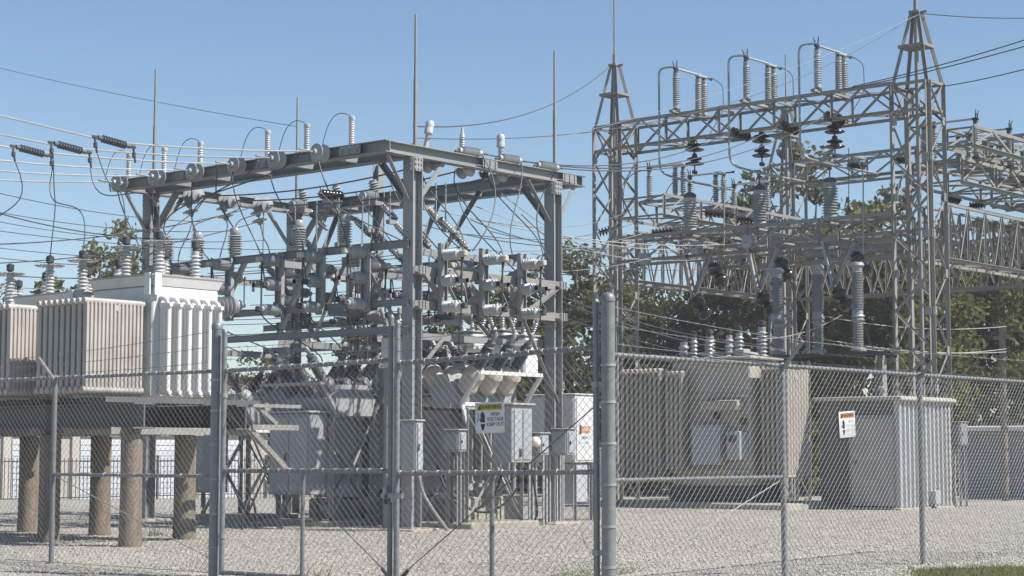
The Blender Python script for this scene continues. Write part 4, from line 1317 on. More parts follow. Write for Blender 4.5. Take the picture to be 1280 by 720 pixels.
# jumpers from the tied conductors down to the transformer bushings
J = [(INL[0][1], BUSH[6]), (INL[1][0], BUSH[5]), (INL[1][1], BUSH[1]), (INL[2][0], BUSH[0]), (INL[0][0], BUSH[10])]
for k, (a, b) in enumerate(J):
    m = (a + b) / 2
    sw = Vector((-.35 + .22 * k, .5 - .2 * k, -.5))
    wire('dark jumper looping from a tied conductor down to a transformer bushing', bez(a + Vector((.09 if k in (0, 2) else 0, 0, -.25)), a + Vector((.2, 0, -1.0)) + sw * .5, b + Vector((.1, .1, 1.1)) - sw * .3, b), .009, 'dark_wire', 'jumpers down to the white transformers')
for k in range(3):
    a = LINE[k + 3][0].lerp(LINE[k + 3][1], .5)
    b = Vector((U0 - .13, SV[2 + k], 5.35))
    wire('dark jumper swinging from the front beam down to the front rack', bez(a, a + Vector((.1, 0, -.5)), b + Vector((-.3, .5, .8)), b), .013, 'dark_wire', 'jumpers from the front beam')

# ------------------------------------------------------------------ droppers and jumpers in the bus structure
rj = random.Random(5)
def dropper(a, b, swing=.2, lab='dark dropper wire hanging between the beam insulators and the rack', grp='dropper wires in the steel structure'):
    a, b = Vector(a), Vector(b)
    s1 = Vector((rj.uniform(-swing, swing), rj.uniform(-swing, swing), -(a.z - b.z) * .35))
    s2 = Vector((rj.uniform(-swing, swing), rj.uniform(-swing, swing), (a.z - b.z) * .3))
    wire(lab, bez(a, a + s1, b + s2, b, 10), .012, 'dark_wire', grp)
for k, u in enumerate(BUSU):
    dropper((u + .05, V1 - .55, ZT - .1), (U0 - .13, SV[4 - k], 5.36), .4)
    dropper((u + .05, V1 - .2, ZT - .5), (U0 - .45, (26.75, 25.6, 24.25)[k], 4.75), .1)
    dropper((u - .1, V0 + .5, ZT - .1), ((22.85, 23.9, 24.93)[k], V0 - .68, 4.65), .15)
    dropper((u - .05, V0 + 1.3, ZT - .15), ((22.85, 23.9, 24.93)[k] + .1, V0 - .7, 3.8), .3)
    dropper((u, 24.3, ZT - .2), (25.0, (22.9, 24.0, 25.0)[k], 4.7), .3)
    dropper((STRN[k].x, V0 - .1, ZT + .15), ((22.85, 23.9, 24.93)[k] + .25, V0 - .68, 4.68), .45)
for k, v in enumerate(DP):
    dropper((UA - .3, v, ZT - .02), (U0 - .65, (27.5, 26.75, 25.6, 24.25, 23.2, 22.1)[k], 4.72), .35)
for k in range(5):
    dropper((U0 - .66, (22.1, 23.2, 24.25, 25.6, 26.75)[k], 3.8), (U0 + .6 + .2 * k, (22.4, 23.6, 24.4, 25.4, 26.6)[k], 2.95), .2, 'dark lead dropping from the front rack to the breaker bushings', 'leads from the front rack')
for k in range(3):
    dropper(((22.85, 23.9, 24.93)[k], V0 - .66, 3.7), ((23.6, 24.2, 24.9)[k], 21.2, 2.8), .2, 'dark lead dropping from the side rack to the breaker bushings', 'leads from the side rack')
# leads with small clamps and dark insulator beads under the racks
for k in range(9):
    v = 21.8 + .5 * k
    t = thing('lead_insulator', 'string of small dark beads hanging on a lead behind the front rack', 'insulator', (23.4 + .25 * (k % 3), v, 3.35), 0, 'beaded leads behind the racks')
    part(t, 'lead', MB().rod((0, 0, -.55), (0, 0, 1.5), .011), 'dark_wire')
    part(t, 'beads', MB().lathe([(.012, .3)] + [(r, .3 + .05 * (i + j)) for i in range(9) for j, r in ((.1, .02), (.5, .05), (.9, .02))] + [(.012, .78)], 8), 'brown_porcelain')
# thin cross leads strung through the racks
for k in range(9):
    z = 3.5 + .17 * k + .05 * (k % 2)
    u = 23.0 + .37 * (k % 6)
    wire('thin lead strung level through the switch racks', catenary((u, V0 + .2, z), (u + .2, V1 - .25, z + .06), .05), .007, 'dark_wire', 'level leads through the racks')
# thin secondary leads crossing from the left into the racks
for k in range(7):
    a = at_d(-40, 232 + 19 * k + rj.uniform(-14, 14), 29 + .6 * k)
    b = Vector((U0 + .4 * (k % 5), 26.6 - .42 * k, 5.6 - .17 * (k % 7)))
    wire('thin dark lead slanting in from the left to the switch racks', catenary(a, b, .12 + .03 * (k % 3)), .0065, 'dark_wire', 'thin leads from the left')
for k in range(8):
    a = Vector((24.2 + .3 * k, V0 + .2 + .5 * (k % 3), 5.4 - .2 * (k % 5)))
    b = at_d(790 + 22 * k, 262 + 9 * k, 50)
    wire('thin lead strung from the switch racks to the lattice structure', catenary(a, b, .3), .007, 'dark_wire' if k % 2 else 'grey_beam', 'thin leads to the lattice structure')
# loops on top of the front beam
PXA = [Vector((UA + .03, at_u(px, 190, UA).y, ZT + .6)) for px in (160, 204, 249, 333, 382, 438)]
for k, q in enumerate(PXA):
    v = q.y + .55
    wire('thin loop of wire from an arrester top down to the beam', bez(q, q + Vector((-.1, .2, .15)), Vector((UA, v, ZT + .75)), Vector((UA, v + .15, ZT + .1))), .007, 'dark_wire', 'loops on the front beam')

# overhead lines between the structures
def line(label, a, b, sag, r, m, g):
    wire(label, catenary(a, b, sag, 20), r, m, g, 'overhead_line')
line('thin shield wire running down from the left to the far lightning rod', at_d(-60, 70, 48), Vector((U1 + .05, V1, 8.1)), .1, .006, 'dark_wire', 'shield wires')
RT = Vector((UH0, VH0 - .15, 12.1)); LT = Vector((UH0, VH1 + .15, 12.1))
line('pale shield wire from the shed tower peak down to the side beam', RT, Vector((24.6, V0, ZT + .3)), .3, .005, 'grey_beam', 'shield wires')
line('dark shield wire from the shed tower peak down to the steel structure corner', RT + Vector((-.1, .1, -.05)), Vector((U0 + .1, V0, ZT + .25)), .9, .008, 'dark_wire', 'shield wires')
line('dark shield wire from the front tower peak down to the steel structure', LT, Vector((U0 + .05, V0 + .05, ZT + .45)), .5, .012, 'dark_wire', 'shield wires')
line('pale shield wire from the front tower peak down to the side beam', LT, Vector((25.0, V0, ZT + .2)), .3, .005, 'grey_beam', 'shield wires')
line('shield wire leaving the shed tower peak to the right', RT, at_d(1400, 14, 46), .15, .012, 'dark_wire', 'shield wires')
for k, (px, py) in enumerate(((914, 164), (976, 156), (1032, 144))):
    line('line conductor from a strain insulator on the side beam up to the topmost lattice beam', STRN[k] + Vector((.1, 0, 0)), at_d(px, py, (47.5, 46.5, 45.7)[k]), .5, .012, 'dark_wire', 'line conductors to the lattice structure')
for k, (px, py) in enumerate(((808, 324), (872, 310), (937, 303))):
    p = at_u(px, py, UH0 - .8)
    line('pale line conductor from the lower lattice beam back to the steel structure', p, Vector((U1 - .3, 22.2 + k * 1.1, ZT - .25)), .35, .012, 'pale_wire', 'lower line conductors')
    line('dark line conductor from the lower lattice beam back to the back beam', p + Vector((0, .9, .35)), Vector((UD, 22.6 + k * 1.3, ZT - .5)), .45, .011, 'dark_wire', 'lower line conductors')
for k, (a, b) in enumerate(((at_u(1066, 108, UH0 - .5), (1420, 2, 36)), (at_u(1052, 112, UH0 - .5), (1420, 15, 36)), (Vector((UH0 + .38, VH0 - .5, 10.28)), (1420, 42, 38)))):
    line('line conductor leaving the topmost lattice beam to the right', a, at_d(*b), .12, .013, 'dark_wire', 'line conductors leaving to the right')
for k, (a, b) in enumerate((((700, 376, 40), (980, 448, 40)), ((700, 395, 40), (1000, 462, 39)), ((705, 372, 42), (960, 432, 42)), ((1030, 395, 46), (1258, 408, 49)), ((1040, 430, 46), (1258, 436, 49)), ((1000, 418, 45), (1258, 440, 49)), ((940, 423, 44), (1052, 394, 45)), ((-30, 258, 30), (250, 298, 35)), ((-30, 306, 30), (330, 255, 37)), ((-30, 330, 30), (330, 275, 37)), ((-30, 340, 45), (330, 340, 45)), ((-30, 356, 45), (330, 350, 45)))):
    line('slack low wire sagging across the yard behind the equipment', at_d(*a), at_d(*b), .18, .011, 'pale_wire' if k in (3, 4, 5, 6, 10, 11) else 'dark_wire', 'low wires across the yard')
# thin hanging rod in the lattice
p = at_d(1061, 185, 47); q = at_d(1061, 262, 47)
t = thing('hanging_rod', 'thin operating rod hanging inside the lattice with a weight', 'rod', q)
part(t, 'rod', MB().rod((0, 0, 0), p - q, .012), 'dark_metal')
part(t, 'weight', MB().lathe([(.015, .06), (.05, .0), (.05, -.03), (.02, -.05)], 10), 'dark_metal')
wire('long thin drop pipe hanging through the lattice near the shed tower', fillet([at_d(1030, 190, 45.5), at_d(1071, 197, 45), at_d(1079, 215, 45), at_d(1079, 318, 45)], .2), .02, 'galvanised', 'drop pipes')
wire('thin drop pipe standing inside the lattice by the middle fat post', fillet([at_d(895, 215, 48.5), at_d(903, 218, 48.5), at_d(905, 230, 48.5), at_d(905, 322, 48.5)], .2), .02, 'galvanised', 'drop pipes')

# ------------------------------------------------------------------ breakers and cabinets under the steel structure
def cabinet(label, lo, hi, material, door=None, legs=0.0, group=None, name='cabinet', hood=True):
    lo, hi = Vector(lo), Vector(hi)
    W, D, H = hi - lo
    t = thing(name, label, 'cabinet', lo, 0, group)
    part(t, 'body', MB().bx((0, 0, 0), (W, D, H), .012), material)
    if hood:
        part(t, 'hood', MB().bx((-.03, -.03, H + .001), (W + .03, D + .03, H + .03), .01), material)
    part(t, 'door', MB().bx((-.018, .03, .04), (-.002, D - .03, H - .04), .006), material)
    part(t, 'door', MB().bx((.03, -.018, .04), (W - .03, -.002, H - .04), .006), material)
    part(t, 'handle', MB().bx((W * .2, -.045, H * .42), (W * .26, -.017, H * .56), .006), 'dark_metal')
    part(t, 'hinge', MB().rod((-.02, D - .03, H * .12), (-.02, D - .03, H * .88), .012, n=6), material)
    if legs:
        for x in (.05, W - .05):
            for y in (.05, D - .05):
                member(t, 'leg', (x, y, -legs), (x, y, 0), 'L', .05, 'galvanised')
    return t
def stand(t, x0, x1, y0, y1, h, material='galvanised', size=.07):
    for x in (x0, x1):
        for y in (y0, y1):
            member(t, 'leg', (x, y, 0), (x, y, h), 'L', size, material)
    for (a, b) in (((x0, y0), (x0, y1)), ((x0, y0), (x1, y0)), ((x1, y0), (x1, y1))):
        member(t, 'brace', (*a, .12), (*b, h - .08), 'L', size * .7, material)
        member(t, 'brace', (*b, .12), (*a, h - .08), 'L', size * .7, material)
        member(t, 'rail', (*a, h), (*b, h), 'L', size, material)
    member(t, 'sill', (x0, y0, .03), (x0, y1, .03), 'C', .1, material)
    member(t, 'sill', (x1, y0, .03), (x1, y1, .03), 'C', .1, material)

def breaker(label, u, v, rz, scale=1.0, turret='grey_paint', tube='dark_polymer', frame_m='galvanised', body='grey_paint', box=(-.1, .85), zb=.55, fat=1.0):
    t = thing('circuit_breaker', label, 'circuit breaker', (u, v, gz(u, v)), rz, 'circuit breakers under the steel structure')
    t.scale = (scale,) * 3
    # local Y runs along the three poles, X across the bushing vee
    part(t, 'pad', MB().bx((-.75, -.85, -.05), (.75, .85, .1), .02), 'concrete')
    hs = 1.93
    stand(t, -.5, .5, -.68, .68, hs)
    part(t, 'tank', MB().prism([(x * fat, y) for x, y in ((-.42, 0), (.42, 0), (.52, .3), (.3, .55), (-.3, .55), (-.52, .3))], -.75, .75, Matrix.Translation((0, 0, hs + .01)) @ Matrix(((1, 0, 0, 0), (0, 0, 1, 0), (0, 1, 0, 0), (0, 0, 0, 1)))), body)
    for k, y in enumerate((-.46, 0, .46)):
        for s in (-1, 1):
            d = Vector((s * .75, 0, 1)).normalized()
            a = Vector((s * .26, y, hs + .3))
            part(t, 'turret', MB().lathe([(.15, 0), (.18, .05), (.175, .1), (.165, .12), (.165, .3), (.18, .32), (.17, .36), (.11, .46)], 14, frame(a, a + d)), turret)
            b = link('bushing', ins_mesh(.52, .065, .1, 9, tube), t, frame(a + d * .44, a + d * 2))
            part(b, 'terminal', MB().lathe([(.035, .5), (.035, .58), (.042, .59), (.042, .66), (.02, .7)], 8), 'galvanised')
    # outer guard frame around the turrets
    for s in (-1, 1):
        d = Vector((s * .75, 0, 1)).normalized()
        n = Vector((s * 1, 0, -.75)).normalized()
        o = Vector((s * .3, 0, hs + .2)) + n * .22
        for y in (-.78, .78):
            member(t, 'frame_bar', o + Vector((0, y, 0)), o + Vector((0, y, 0)) + d * .62, 'B', .06, frame_m)
            member(t, 'frame_bar', o + Vector((0, y, 0)), Vector((s * .5, y * .87, hs - .25)), 'B', .05, frame_m)
        member(t, 'frame_bar', o + Vector((0, -.78, 0)) + d * .62, o + Vector((0, .78, 0)) + d * .62, 'B', .06, frame_m)
        member(t, 'frame_bar', o + Vector((0, -.78, 0)), o + Vector((0, .78, 0)), 'B', .06, frame_m)
    y0, y1 = box
    part(t, 'control_box', MB().bx((-.95, y0, zb), (-.52, y1, 1.98), .015), body)
    part(t, 'box_door', MB().bx((-.968, y0 + .05, zb + .05), (-.952, (y0 + y1) / 2 - .01, 1.92), .006), body)
    part(t, 'box_door', MB().bx((-.968, (y0 + y1) / 2 + .01, zb + .05), (-.952, y1 - .05, 1.92), .006), body)
    part(t, 'box_roof', MB().bx((-1.0, y0 - .04, 1.982), (-.49, y1 + .04, 2.02), .01), 'pale_grey_paint')
    part(t, 'box_lock', MB().bx((-.99, (y0 + y1) / 2 + .05, 1.15), (-.967, (y0 + y1) / 2 + .09, 1.28)), 'dark_metal')
    return t
breaker('circuit breaker with dark splayed bushings, left of the round topped tanks', 23.2, 24.15, 0, 1.0, 'dark_polymer', body='grey_paint', box=(-.6, .45))
breaker('circuit breaker with dark splayed bushings beside the white transformer, partly hidden', 24.1, 27.35, 0, .95)
breaker('circuit breaker with tan turrets in a white frame behind the warning sign', 24.2, 21.5, PI / 2, 1.06, 'tan_porcelain', 'dark_polymer', 'white_paint', 'grey_paint', (-.42, .1), 1.05, .45)

# station service transformer on a concrete plinth with round tanks on top
TU, TV = 25.0, 23.05
t = thing('plinth', 'weathered concrete plinth under the grey station transformer', 'plinth', (TU, TV, 0))
part(t, 'block', MB().box((0, -.15, .22), (1.9, 2.2, .56), None, .03), 'concrete')
t = thing('station_transformer', 'grey boxy station transformer on the concrete plinth', 'transformer', (TU, TV, .5))
part(t, 'tank', MB().box((0, 0, .95), (1.6, 2.0, 1.7), None, .02), 'grey_paint')
part(t, 'base_rail', MB().box((0, -.8, .05), (1.65, .1, .1)), 'pale_grey_paint')
part(t, 'base_rail', MB().box((0, .8, .05), (1.65, .1, .1)), 'pale_grey_paint')
part(t, 'deck', MB().box((0, 0, 1.83), (1.75, 2.15, .05), None, .01), 'pale_grey_paint')
fm = fin_panel(.3, 1.35, .05, 3).mesh('cooling_fin', 'grey_paint')
for k, (y, z) in enumerate(((.45, .4), (-.35, .4), (-.35, 1.25))):
    part(t, 'stiffener', MB().bx((-.86, y - .4, z), (-.801, y + .4, z + .05)), 'pale_grey_paint')
part(t, 'access_panel', MB().bx((-.815, -.75, .6), (-.801, -.05, 1.15), .005), 'grey_paint')
part(t, 'drain_valve', MB().rod((-.8, .3, .25), (-1.0, .3, .25), .05, n=10), 'galvanised')
part(t, 'name_plate', MB().bx((-.808, .25, .95), (-.801, .55, 1.15)), 'aluminium')
for i in range(5):
    link('cooling_fin', fm, t, Matrix.Translation((-.5 + i * .25, -1.01, .25)) @ Matrix.Rotation(-PI / 2, 4, 'Z'))
for k, (x, y) in enumerate(((-.5, .72), (-.4, -.1), (-.3, -.75))):
    t = thing('round_tank', ['pale round oil tank with bushings on the back of the station transformer', 'pale round oil tank with bushings in the middle of the station transformer', 'pale round oil tank with bushings behind the warning sign'][k], 'transformer', (TU + x, TV + y, 2.36), 0, 'round tanks on the station transformer')
    part(t, 'shell', MB().lathe([(.27, 0), (.28, .03), (.28, .42), (.29, .43), (.29, .46), (.27, .49), (.18, .53), (.02, .55)], 24), 'pale_grey_paint')
    part(t, 'band', MB().lathe([(.283, .3), (.29, .3), (.29, .33), (.283, .33)], 24), 'galvanised')
    for a in (0.6, 2.6, 4.6):
        bushing(t, (.15 * math.cos(a), .15 * math.sin(a), .5), .2, .05, 4, False, (.2 * math.cos(a), .2 * math.sin(a), 1), 'white_porcelain', 'galvanised')

t = thing('regulator', 'grey boxy regulator behind the braced breaker stand', 'regulator', (24.85, 24.95, .0))
part(t, 'plinth', MB().box((0, 0, .18), (1.3, 1.4, .5), None, .03), 'concrete')
part(t, 'tank', MB().box((0, 0, 1.3), (1.1, 1.25, 1.7), None, .02), 'grey_paint')
part(t, 'deck', MB().box((0, 0, 2.18), (1.25, 1.4, .05), None, .01), 'pale_grey_paint')
part(t, 'panel', MB().bx((-.566, -.5, .8), (-.551, .1, 1.9), .005), 'grey_paint')
part(t, 'panel', MB().bx((-.566, .14, .8), (-.551, .5, 1.9), .005), 'grey_paint')
for y in (-.4, 0, .4):
    bushing(t, (0, y, 2.2), .4, .075, 6, False, (0, 0, 1), 'grey_porcelain', 'galvanised')
# cabinets around the columns
cabinet('narrow grey control cabinet strapped to the corner column, one side sunlit', (21.95, 20.72, .97), (22.12, 21.07, 1.8), 'pale_grey_paint')
cabinet('small grey box hanging in front of the station transformer', (23.25, 20.95, 1.3), (23.45, 21.3, 1.66), 'grey_paint', legs=1.3)
c = cabinet('tall cabinet with an orange banded label behind the side column', (27.42, 21.75, 1.1), (28.0, 22.95, 2.38), 'white_paint', legs=1.1)
part(c, 'lower_box', MB().bx((.05, .05, -.75), (.45, .6, -.02), .012), 'pale_grey_paint')
part(c, 'notice', MB().bx((.1, -.024, .3), (.44, -.019, .7)), 'sign_white')
part(c, 'notice_band', MB().bx((.11, -.028, .56), (.43, -.0245, .69)), 'sign_orange')
R2 = Matrix(((1, 0, 0), (0, 0, -1), (0, 1, 0))).to_4x4()
link('lettering', text_mesh('DANGER', .075, 'sign_white'), c, Matrix.Translation((.27, -.0295, .625)) @ R2)
link('lettering', text_mesh('HIGH', .08, 'ink'), c, Matrix.Translation((.27, -.0255, .47)) @ R2)
link('lettering', text_mesh('VOLTAGE', .065, 'faded_ink'), c, Matrix.Translation((.27, -.0255, .37)) @ R2)
cabinet('grey junction box on the side column below the tall cabinet', (25.9, 20.72, 1.24), (26.12, 21.075, 1.7), 'pale_grey_paint')
cabinet('second grey junction box with a round lamp beside the side column', (25.35, 20.9, 1.24), (25.6, 21.2, 1.62), 'grey_paint')
cabinet('white meter box low behind the gate post', (28.2, 21.6, .5), (28.45, 22.0, 1.35), 'white_paint', legs=.5)
t = thing('lamp', 'round tan lamp head on the grey junction box', 'lamp', (25.34, 21.0, 1.45))
part(t, 'head', MB().lathe([(.04, 0), (.07, .04), (.1, .1), (.1, .14), (.03, .16)], 14, frame((0, 0, 0), (-.6, -.5, .2))), 'tan_porcelain')
part(t, 'lens', MB().lathe([(.09, .141), (.07, .17), (.02, .185)], 14, frame((0, 0, 0), (-.6, -.5, .2))), 'glass_lamp')
# pale conduits running up to the boxes
for k in range(9):
    u = 25.25 + .13 * k
    v = 20.95 + .03 * (k % 3)
    solo('conduit', 'pale vertical conduit rising from the gravel to the junction boxes', 'conduit', MB().rod((0, 0, -.05), (0, 0, 1.35 + .12 * (k % 2)), .022, n=8), 'pale_grey_paint', (u, v + .12, gz(u, v)), 'conduits under the junction boxes')
# bent cables
for k, pts in enumerate((bez((23.4, 21.6, 1.1), (23.3, 21.2, .1), (24.1, 21.0, .1), (24.3, 20.9, .9)), bez((23.5, 21.6, 1.0), (23.6, 21.1, -.1), (24.3, 20.8, .2), (24.5, 20.6, .85)), bez((20.4, 23.2, .02), (20.5, 23.2, .8), (20.8, 23.3, .6), (20.9, 23.4, .02)), bez((24.9, 20.7, .9), (25.0, 20.6, .0), (25.1, 20.8, .3), (25.2, 20.9, .02)))):
    solo('cable', ['thick black cable looping below the grey box', 'second black cable looping towards the white cabinet', 'black cable loop lying on the gravel by the piers', 'black cable bent down beside the conduits'][k], 'cable', MB().tube(pts, .022, 6), 'black_rubber', group='black cables')
solo('leaning_pipe', 'pale bent pipe leaning at the foot of the corner column', 'pipe', MB().tube(bez((22.25, 20.95, 1.0), (22.25, 20.95, .6), (22.5, 20.8, .3), (22.7, 20.7, .0)), .03, 8), 'weathered_steel')
# reclosers on the racks
for k, (px, py, d) in enumerate(((499, 440, 31.6), (590, 428, 37.5), (628, 428, 37), (655, 445, 36.5))):
    p = at_d(px, py, d)
    t = thing('recloser', ['white recloser tank with two bushings beside the corner column', 'white recloser box behind the side rack', 'square white recloser box behind the side rack, widest of three', 'tall white recloser box behind the side rack by the cabinet column'][k], 'recloser', p, 0, 'white reclosers')
    s = .5 if k != 3 else .45
    part(t, 'tank', MB().box((0, 0, .0), (s, s * .9, (.55, .38, .42, .75)[k]), None, .04), 'white_paint')
    h = (.275, .19, .21, .375)[k]
    part(t, 'lid', MB().box((0, 0, h + .02), (s + .06, s * .9 + .06, .035), None, .01), 'pale_grey_paint')
    for q, (x, y) in enumerate(((-.14, .1), (.14, -.1), (0, 0))):
        bushing(t, (x, y, h + .03), .3, .055, 5, False, (x, y, .5), 'grey_porcelain', 'galvanised')
    part(t, 'pole', MB().rod((0, .28, -p.z), (0, .28, h), .06, n=10), 'grey_beam')

# ------------------------------------------------------------------ old transformer under the lattice structure
t = thing('transformer', 'old stained grey transformer with radiator banks behind the right fence', 'transformer', (36.0, 23.4, 0))
part(t, 'pad', MB().bx((-.6, -1.3, -.1), (2.2, 4.0, .14), .03), 'concrete')
part(t, 'skid', MB().bx((.0, -.1, .145), (1.35, 2.3, .5)), 'dark_metal')
part(t, 'tank', MB().bx((0, 0, .5), (1.3, 2.2, 3.45), .03), 'old_tank')
part(t, 'lid', MB().bx((-.08, -.08, 3.452), (1.38, 2.28, 3.52), .02), 'old_tank')
part(t, 'rib', MB().bx((-.06, .0, 2.55), (-.002, 2.2, 2.65)), 'old_tank')
part(t, 'rib', MB().bx((-.06, .0, .8), (-.002, 2.2, .9)), 'old_tank')
part(t, 'shelf', MB().bx((-.3, .15, 2.25), (-.002, 1.2, 2.5), .02), 'old_tank')
fm = fin_panel(.95, 2.55, .07, 8).mesh('radiator_fin', 'radiator_grey')
for i in range(6):
    link('radiator_fin', fm, t, Matrix.Translation((.12, -.9 + i * .13, .72)))
fl = fin_panel(.95, 2.55, .075, 8).mesh('radiator_fin', 'radiator_grey')
for i in range(9):
    link('radiator_fin', fl, t, Matrix.Translation((-.35, 2.35 + i * .135, .72)))
for i in range(4):
    link('radiator_fin', fl, t, Matrix.Translation((-.35 - .0, 1.72 + i * .13, .9)) @ Matrix.Diagonal((.3, 1, .9, 1)))
for z in (.95, 3.0):
    part(t, 'header_pipe', MB().rod((.5, -.95, z), (.5, .02, z), .07, n=10), 'radiator_grey')
    part(t, 'header_pipe', MB().rod((.5, 2.18, z), (.5, 3.5, z), .07, n=10), 'radiator_grey')
for k, (y0, y1, z0, z1, m) in enumerate(((.6, 1.4, 1.0, 1.93, 'pale_grey_paint'), (.05, .42, 1.12, 1.78, 'pale_grey_paint'))):
    b = part(t, 'control_box', MB().bx((-.36, y0, z0), (-.003, y1, z1), .015), m)
    part(b, 'box_door', MB().bx((-.378, y0 + .04, z0 + .04), (-.361, y1 - .04, z1 - .04), .006), m)
part(t, 'gauge', MB().lathe([(.09, 0), (.09, .05), (.07, .06)], 16, frame((-.378, .24, 1.6), (-.5, .24, 1.6))), 'dark_metal')
part(t, 'gauge', MB().lathe([(.09, 0), (.09, .06), (.07, .07)], 16, frame((-.003, .15, 2.0), (-.2, .15, 2.0))), 'dark_metal')
part(t, 'gauge', MB().lathe([(.08, 0), (.08, .06), (.06, .07)], 16, frame((-.003, .9, 2.15), (-.2, .9, 2.15))), 'dark_metal')
part(t, 'valve', MB().rod((-.003, .35, .75), (-.25, .35, .75), .06, n=10).lathe([(.1, 0), (.1, .03)], 12, frame((-.25, .35, .75), (-.4, .35, .75))), 'galvanised')
for (x, y, h, r, n) in ((.3, 2.05, .4, .13, 2), (.25, 1.72, .5, .1, 4), (.6, 1.5, .55, .14, 5), (.25, 1.28, .5, .1, 4), (.3, .75, .52, .11, 3), (.8, .8, .6, .12, 5), (.7, .1, .7, .14, 6)):
    bushing(t, (x, y, 3.52), h, r, n, False, (0, 0, 1), 'grey_porcelain', 'dark_metal')
part(t, 'lid_pipe', MB().tube(fillet([(.3, 2.1, 3.55), (.3, 2.1, 3.62), (.3, .4, 3.62), (.3, .3, 3.54)], .06), .04, 8), 'galvanised')
part(t, 'lid_box', MB().bx((.15, .25, 3.521), (.45, .5, 3.7), .02), 'pale_grey_paint')
part(t, 'hatch', MB().lathe([(.2, 3.52), (.2, 3.56), (.15, 3.6), (.02, 3.63)], 18, Matrix.Translation((.25, .12, 0))), 'pale_grey_paint')

# ------------------------------------------------------------------ corrugated control shed
SU0, SU1, SV0, SV1 = 37.25, 39.62, 20.3, 22.28
t = thing('shed', 'small corrugated metal control shed with a grey door on the shaded side', 'shed', (SU0, SV0, 0))
W, D, H = SU1 - SU0, SV1 - SV0, 2.46
part(t, 'slab', MB().bx((-.12, -.12, -.1), (W + .12, D + .12, .05), .02), 'concrete')
def corrugated(L, H, n, amp):
    pr = []
    w = L / n
    for i in range(n):
        x = i * w
        pr += [(x, 0), (x + w * .12, -amp), (x + w * .45, -amp), (x + w * .57, 0)]
    pr.append((L, 0))
    vs = [(x, y, 0) for x, y in pr] + [(x, y, H) for x, y in pr]
    m = len(pr)
    return MB().add(vs, [(i, i + 1, m + i + 1, m + i) for i in range(m - 1)])
o = part(t, 'core', MB().bx((.03, .03, .05), (W - .03, D - .03, H)), 'shed_dark')
npan = 4
pm = corrugated(W / npan, H - .07, 3, .07).mesh('wall_panel', 'shed_metal', 20)
for i in range(npan):
    link('wall_panel', pm, t, Matrix.Translation((i * W / npan, .0, .06)))
    link('wall_panel', pm, t, Matrix.Translation((W - i * W / npan, D, .06)) @ Matrix.Rotation(PI, 4, 'Z'))
pm = corrugated(D / 3, H - .07, 3, .02).mesh('wall_panel', 'shed_metal', 20)
for i in range(3):
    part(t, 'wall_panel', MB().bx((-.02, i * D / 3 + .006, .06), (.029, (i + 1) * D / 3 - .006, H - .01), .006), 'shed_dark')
    link('wall_panel', pm, t, Matrix.Translation((W, i * D / 3, .06)) @ Matrix.Rotation(PI / 2, 4, 'Z'))
d = part(t, 'door', MB().bx((-.075, .08, .08), (-.03, 1.14, 2.06), .008), 'door_grey')
part(d, 'handle', MB().bx((-.12, .98, 1.05), (-.074, 1.08, 1.09), .005), 'dark_metal')
part(t, 'door_frame', MB().bx((-.06, .02, .05), (-.022, .079, 2.13)), 'grey_beam')
part(t, 'door_frame', MB().bx((-.06, 1.141, .05), (-.022, 1.2, 2.13)), 'grey_beam')
part(t, 'door_frame', MB().bx((-.061, .02, 2.062), (-.021, 1.2, 2.135)), 'grey_beam')
part(t, 'corner_trim', MB().bx((-.05, -.09, .05), (.05, .0, H)).bx((-.05, 0.0, .05), (0, .05, H)), 'shed_metal')
part(t, 'corner_trim', MB().bx((W - .05, -.09, .05), (W + .03, .0, H)), 'shed_trim')
part(t, 'roof', MB().bx((-.12, -.12, H), (W + .12, D + .12, H + .1), .02), 'shed_trim')
part(t, 'eave_rod', MB().rod((-.16, -.15, H + .03), (W + .16, -.15, H + .03), .05, n=10), 'shed_trim')
part(t, 'vent', MB().lathe([(.06, H + .1), (.06, H + .26), (.11, H + .27), (.11, H + .33), (.02, H + .37)], 14, Matrix.Translation((1.0, .9, 0))), 'galvanised')
part(t, 'wall_unit', MB().bx((1.35, -.22, .1), (1.62, -.04, .42), .015), 'pale_grey_paint')
# boxes on the tower leg behind the shed
cabinet('grey equipment box strapped to the shed tower leg', (40.4, 20.35, 1.45), (40.8, 20.85, 2.0), 'building_grey', legs=1.45)
for k in range(3):
    solo('conduit', 'bent conduit rising beside the shed tower foot', 'conduit', MB().tube(bez((0, 0, -.05), (.3 * (k - 1), .1, .5), (-.2 * (k - 1), 0, .8), (0, .05, 1.5)), .04, 8), 'galvanised', (40.35 + .2 * k, 20.55, gz(40.4, 20.5)), 'conduits by the shed tower')

# ------------------------------------------------------------------ buildings beyond the yard
BU0, BU1, BV = 30.0, 47.4, 52.4
zb = -.42
t = thing('storage_building', 'long low beige storage building with pale roll up doors behind the yard', 'building', (BU0, BV, zb))
part(t, 'wall', MB().bx((0, .1, 0), (BU1 - BU0, 6, 2.45)), 'building_beige')
part(t, 'roof', MB().bx((-.2, -.15, 2.452), (BU1 - BU0 + .2, 6.2, 2.56)), 'roof_white')
L = BU1 - BU0
x = .5
while x < L - 2:
    d = thing_door = link('roll_up_door', MB().bx((x, .03, .03), (x + 1.9, .098, 2.15)).mesh('roll_up_door', 'building_white'), t)
    sm = MB().bx((0, 0, 0), (1.9, .02, .17), .008).mesh('door_slat', 'building_white')
    for i in range(11):
        link('door_slat', sm, d, Matrix.Translation((x, .008, .06 + .19 * i)))
    part(t, 'pilaster', MB().bx((x - .35, .0, 0), (x - .05, .099, 2.45)), 'building_beige')
    x += 2.75
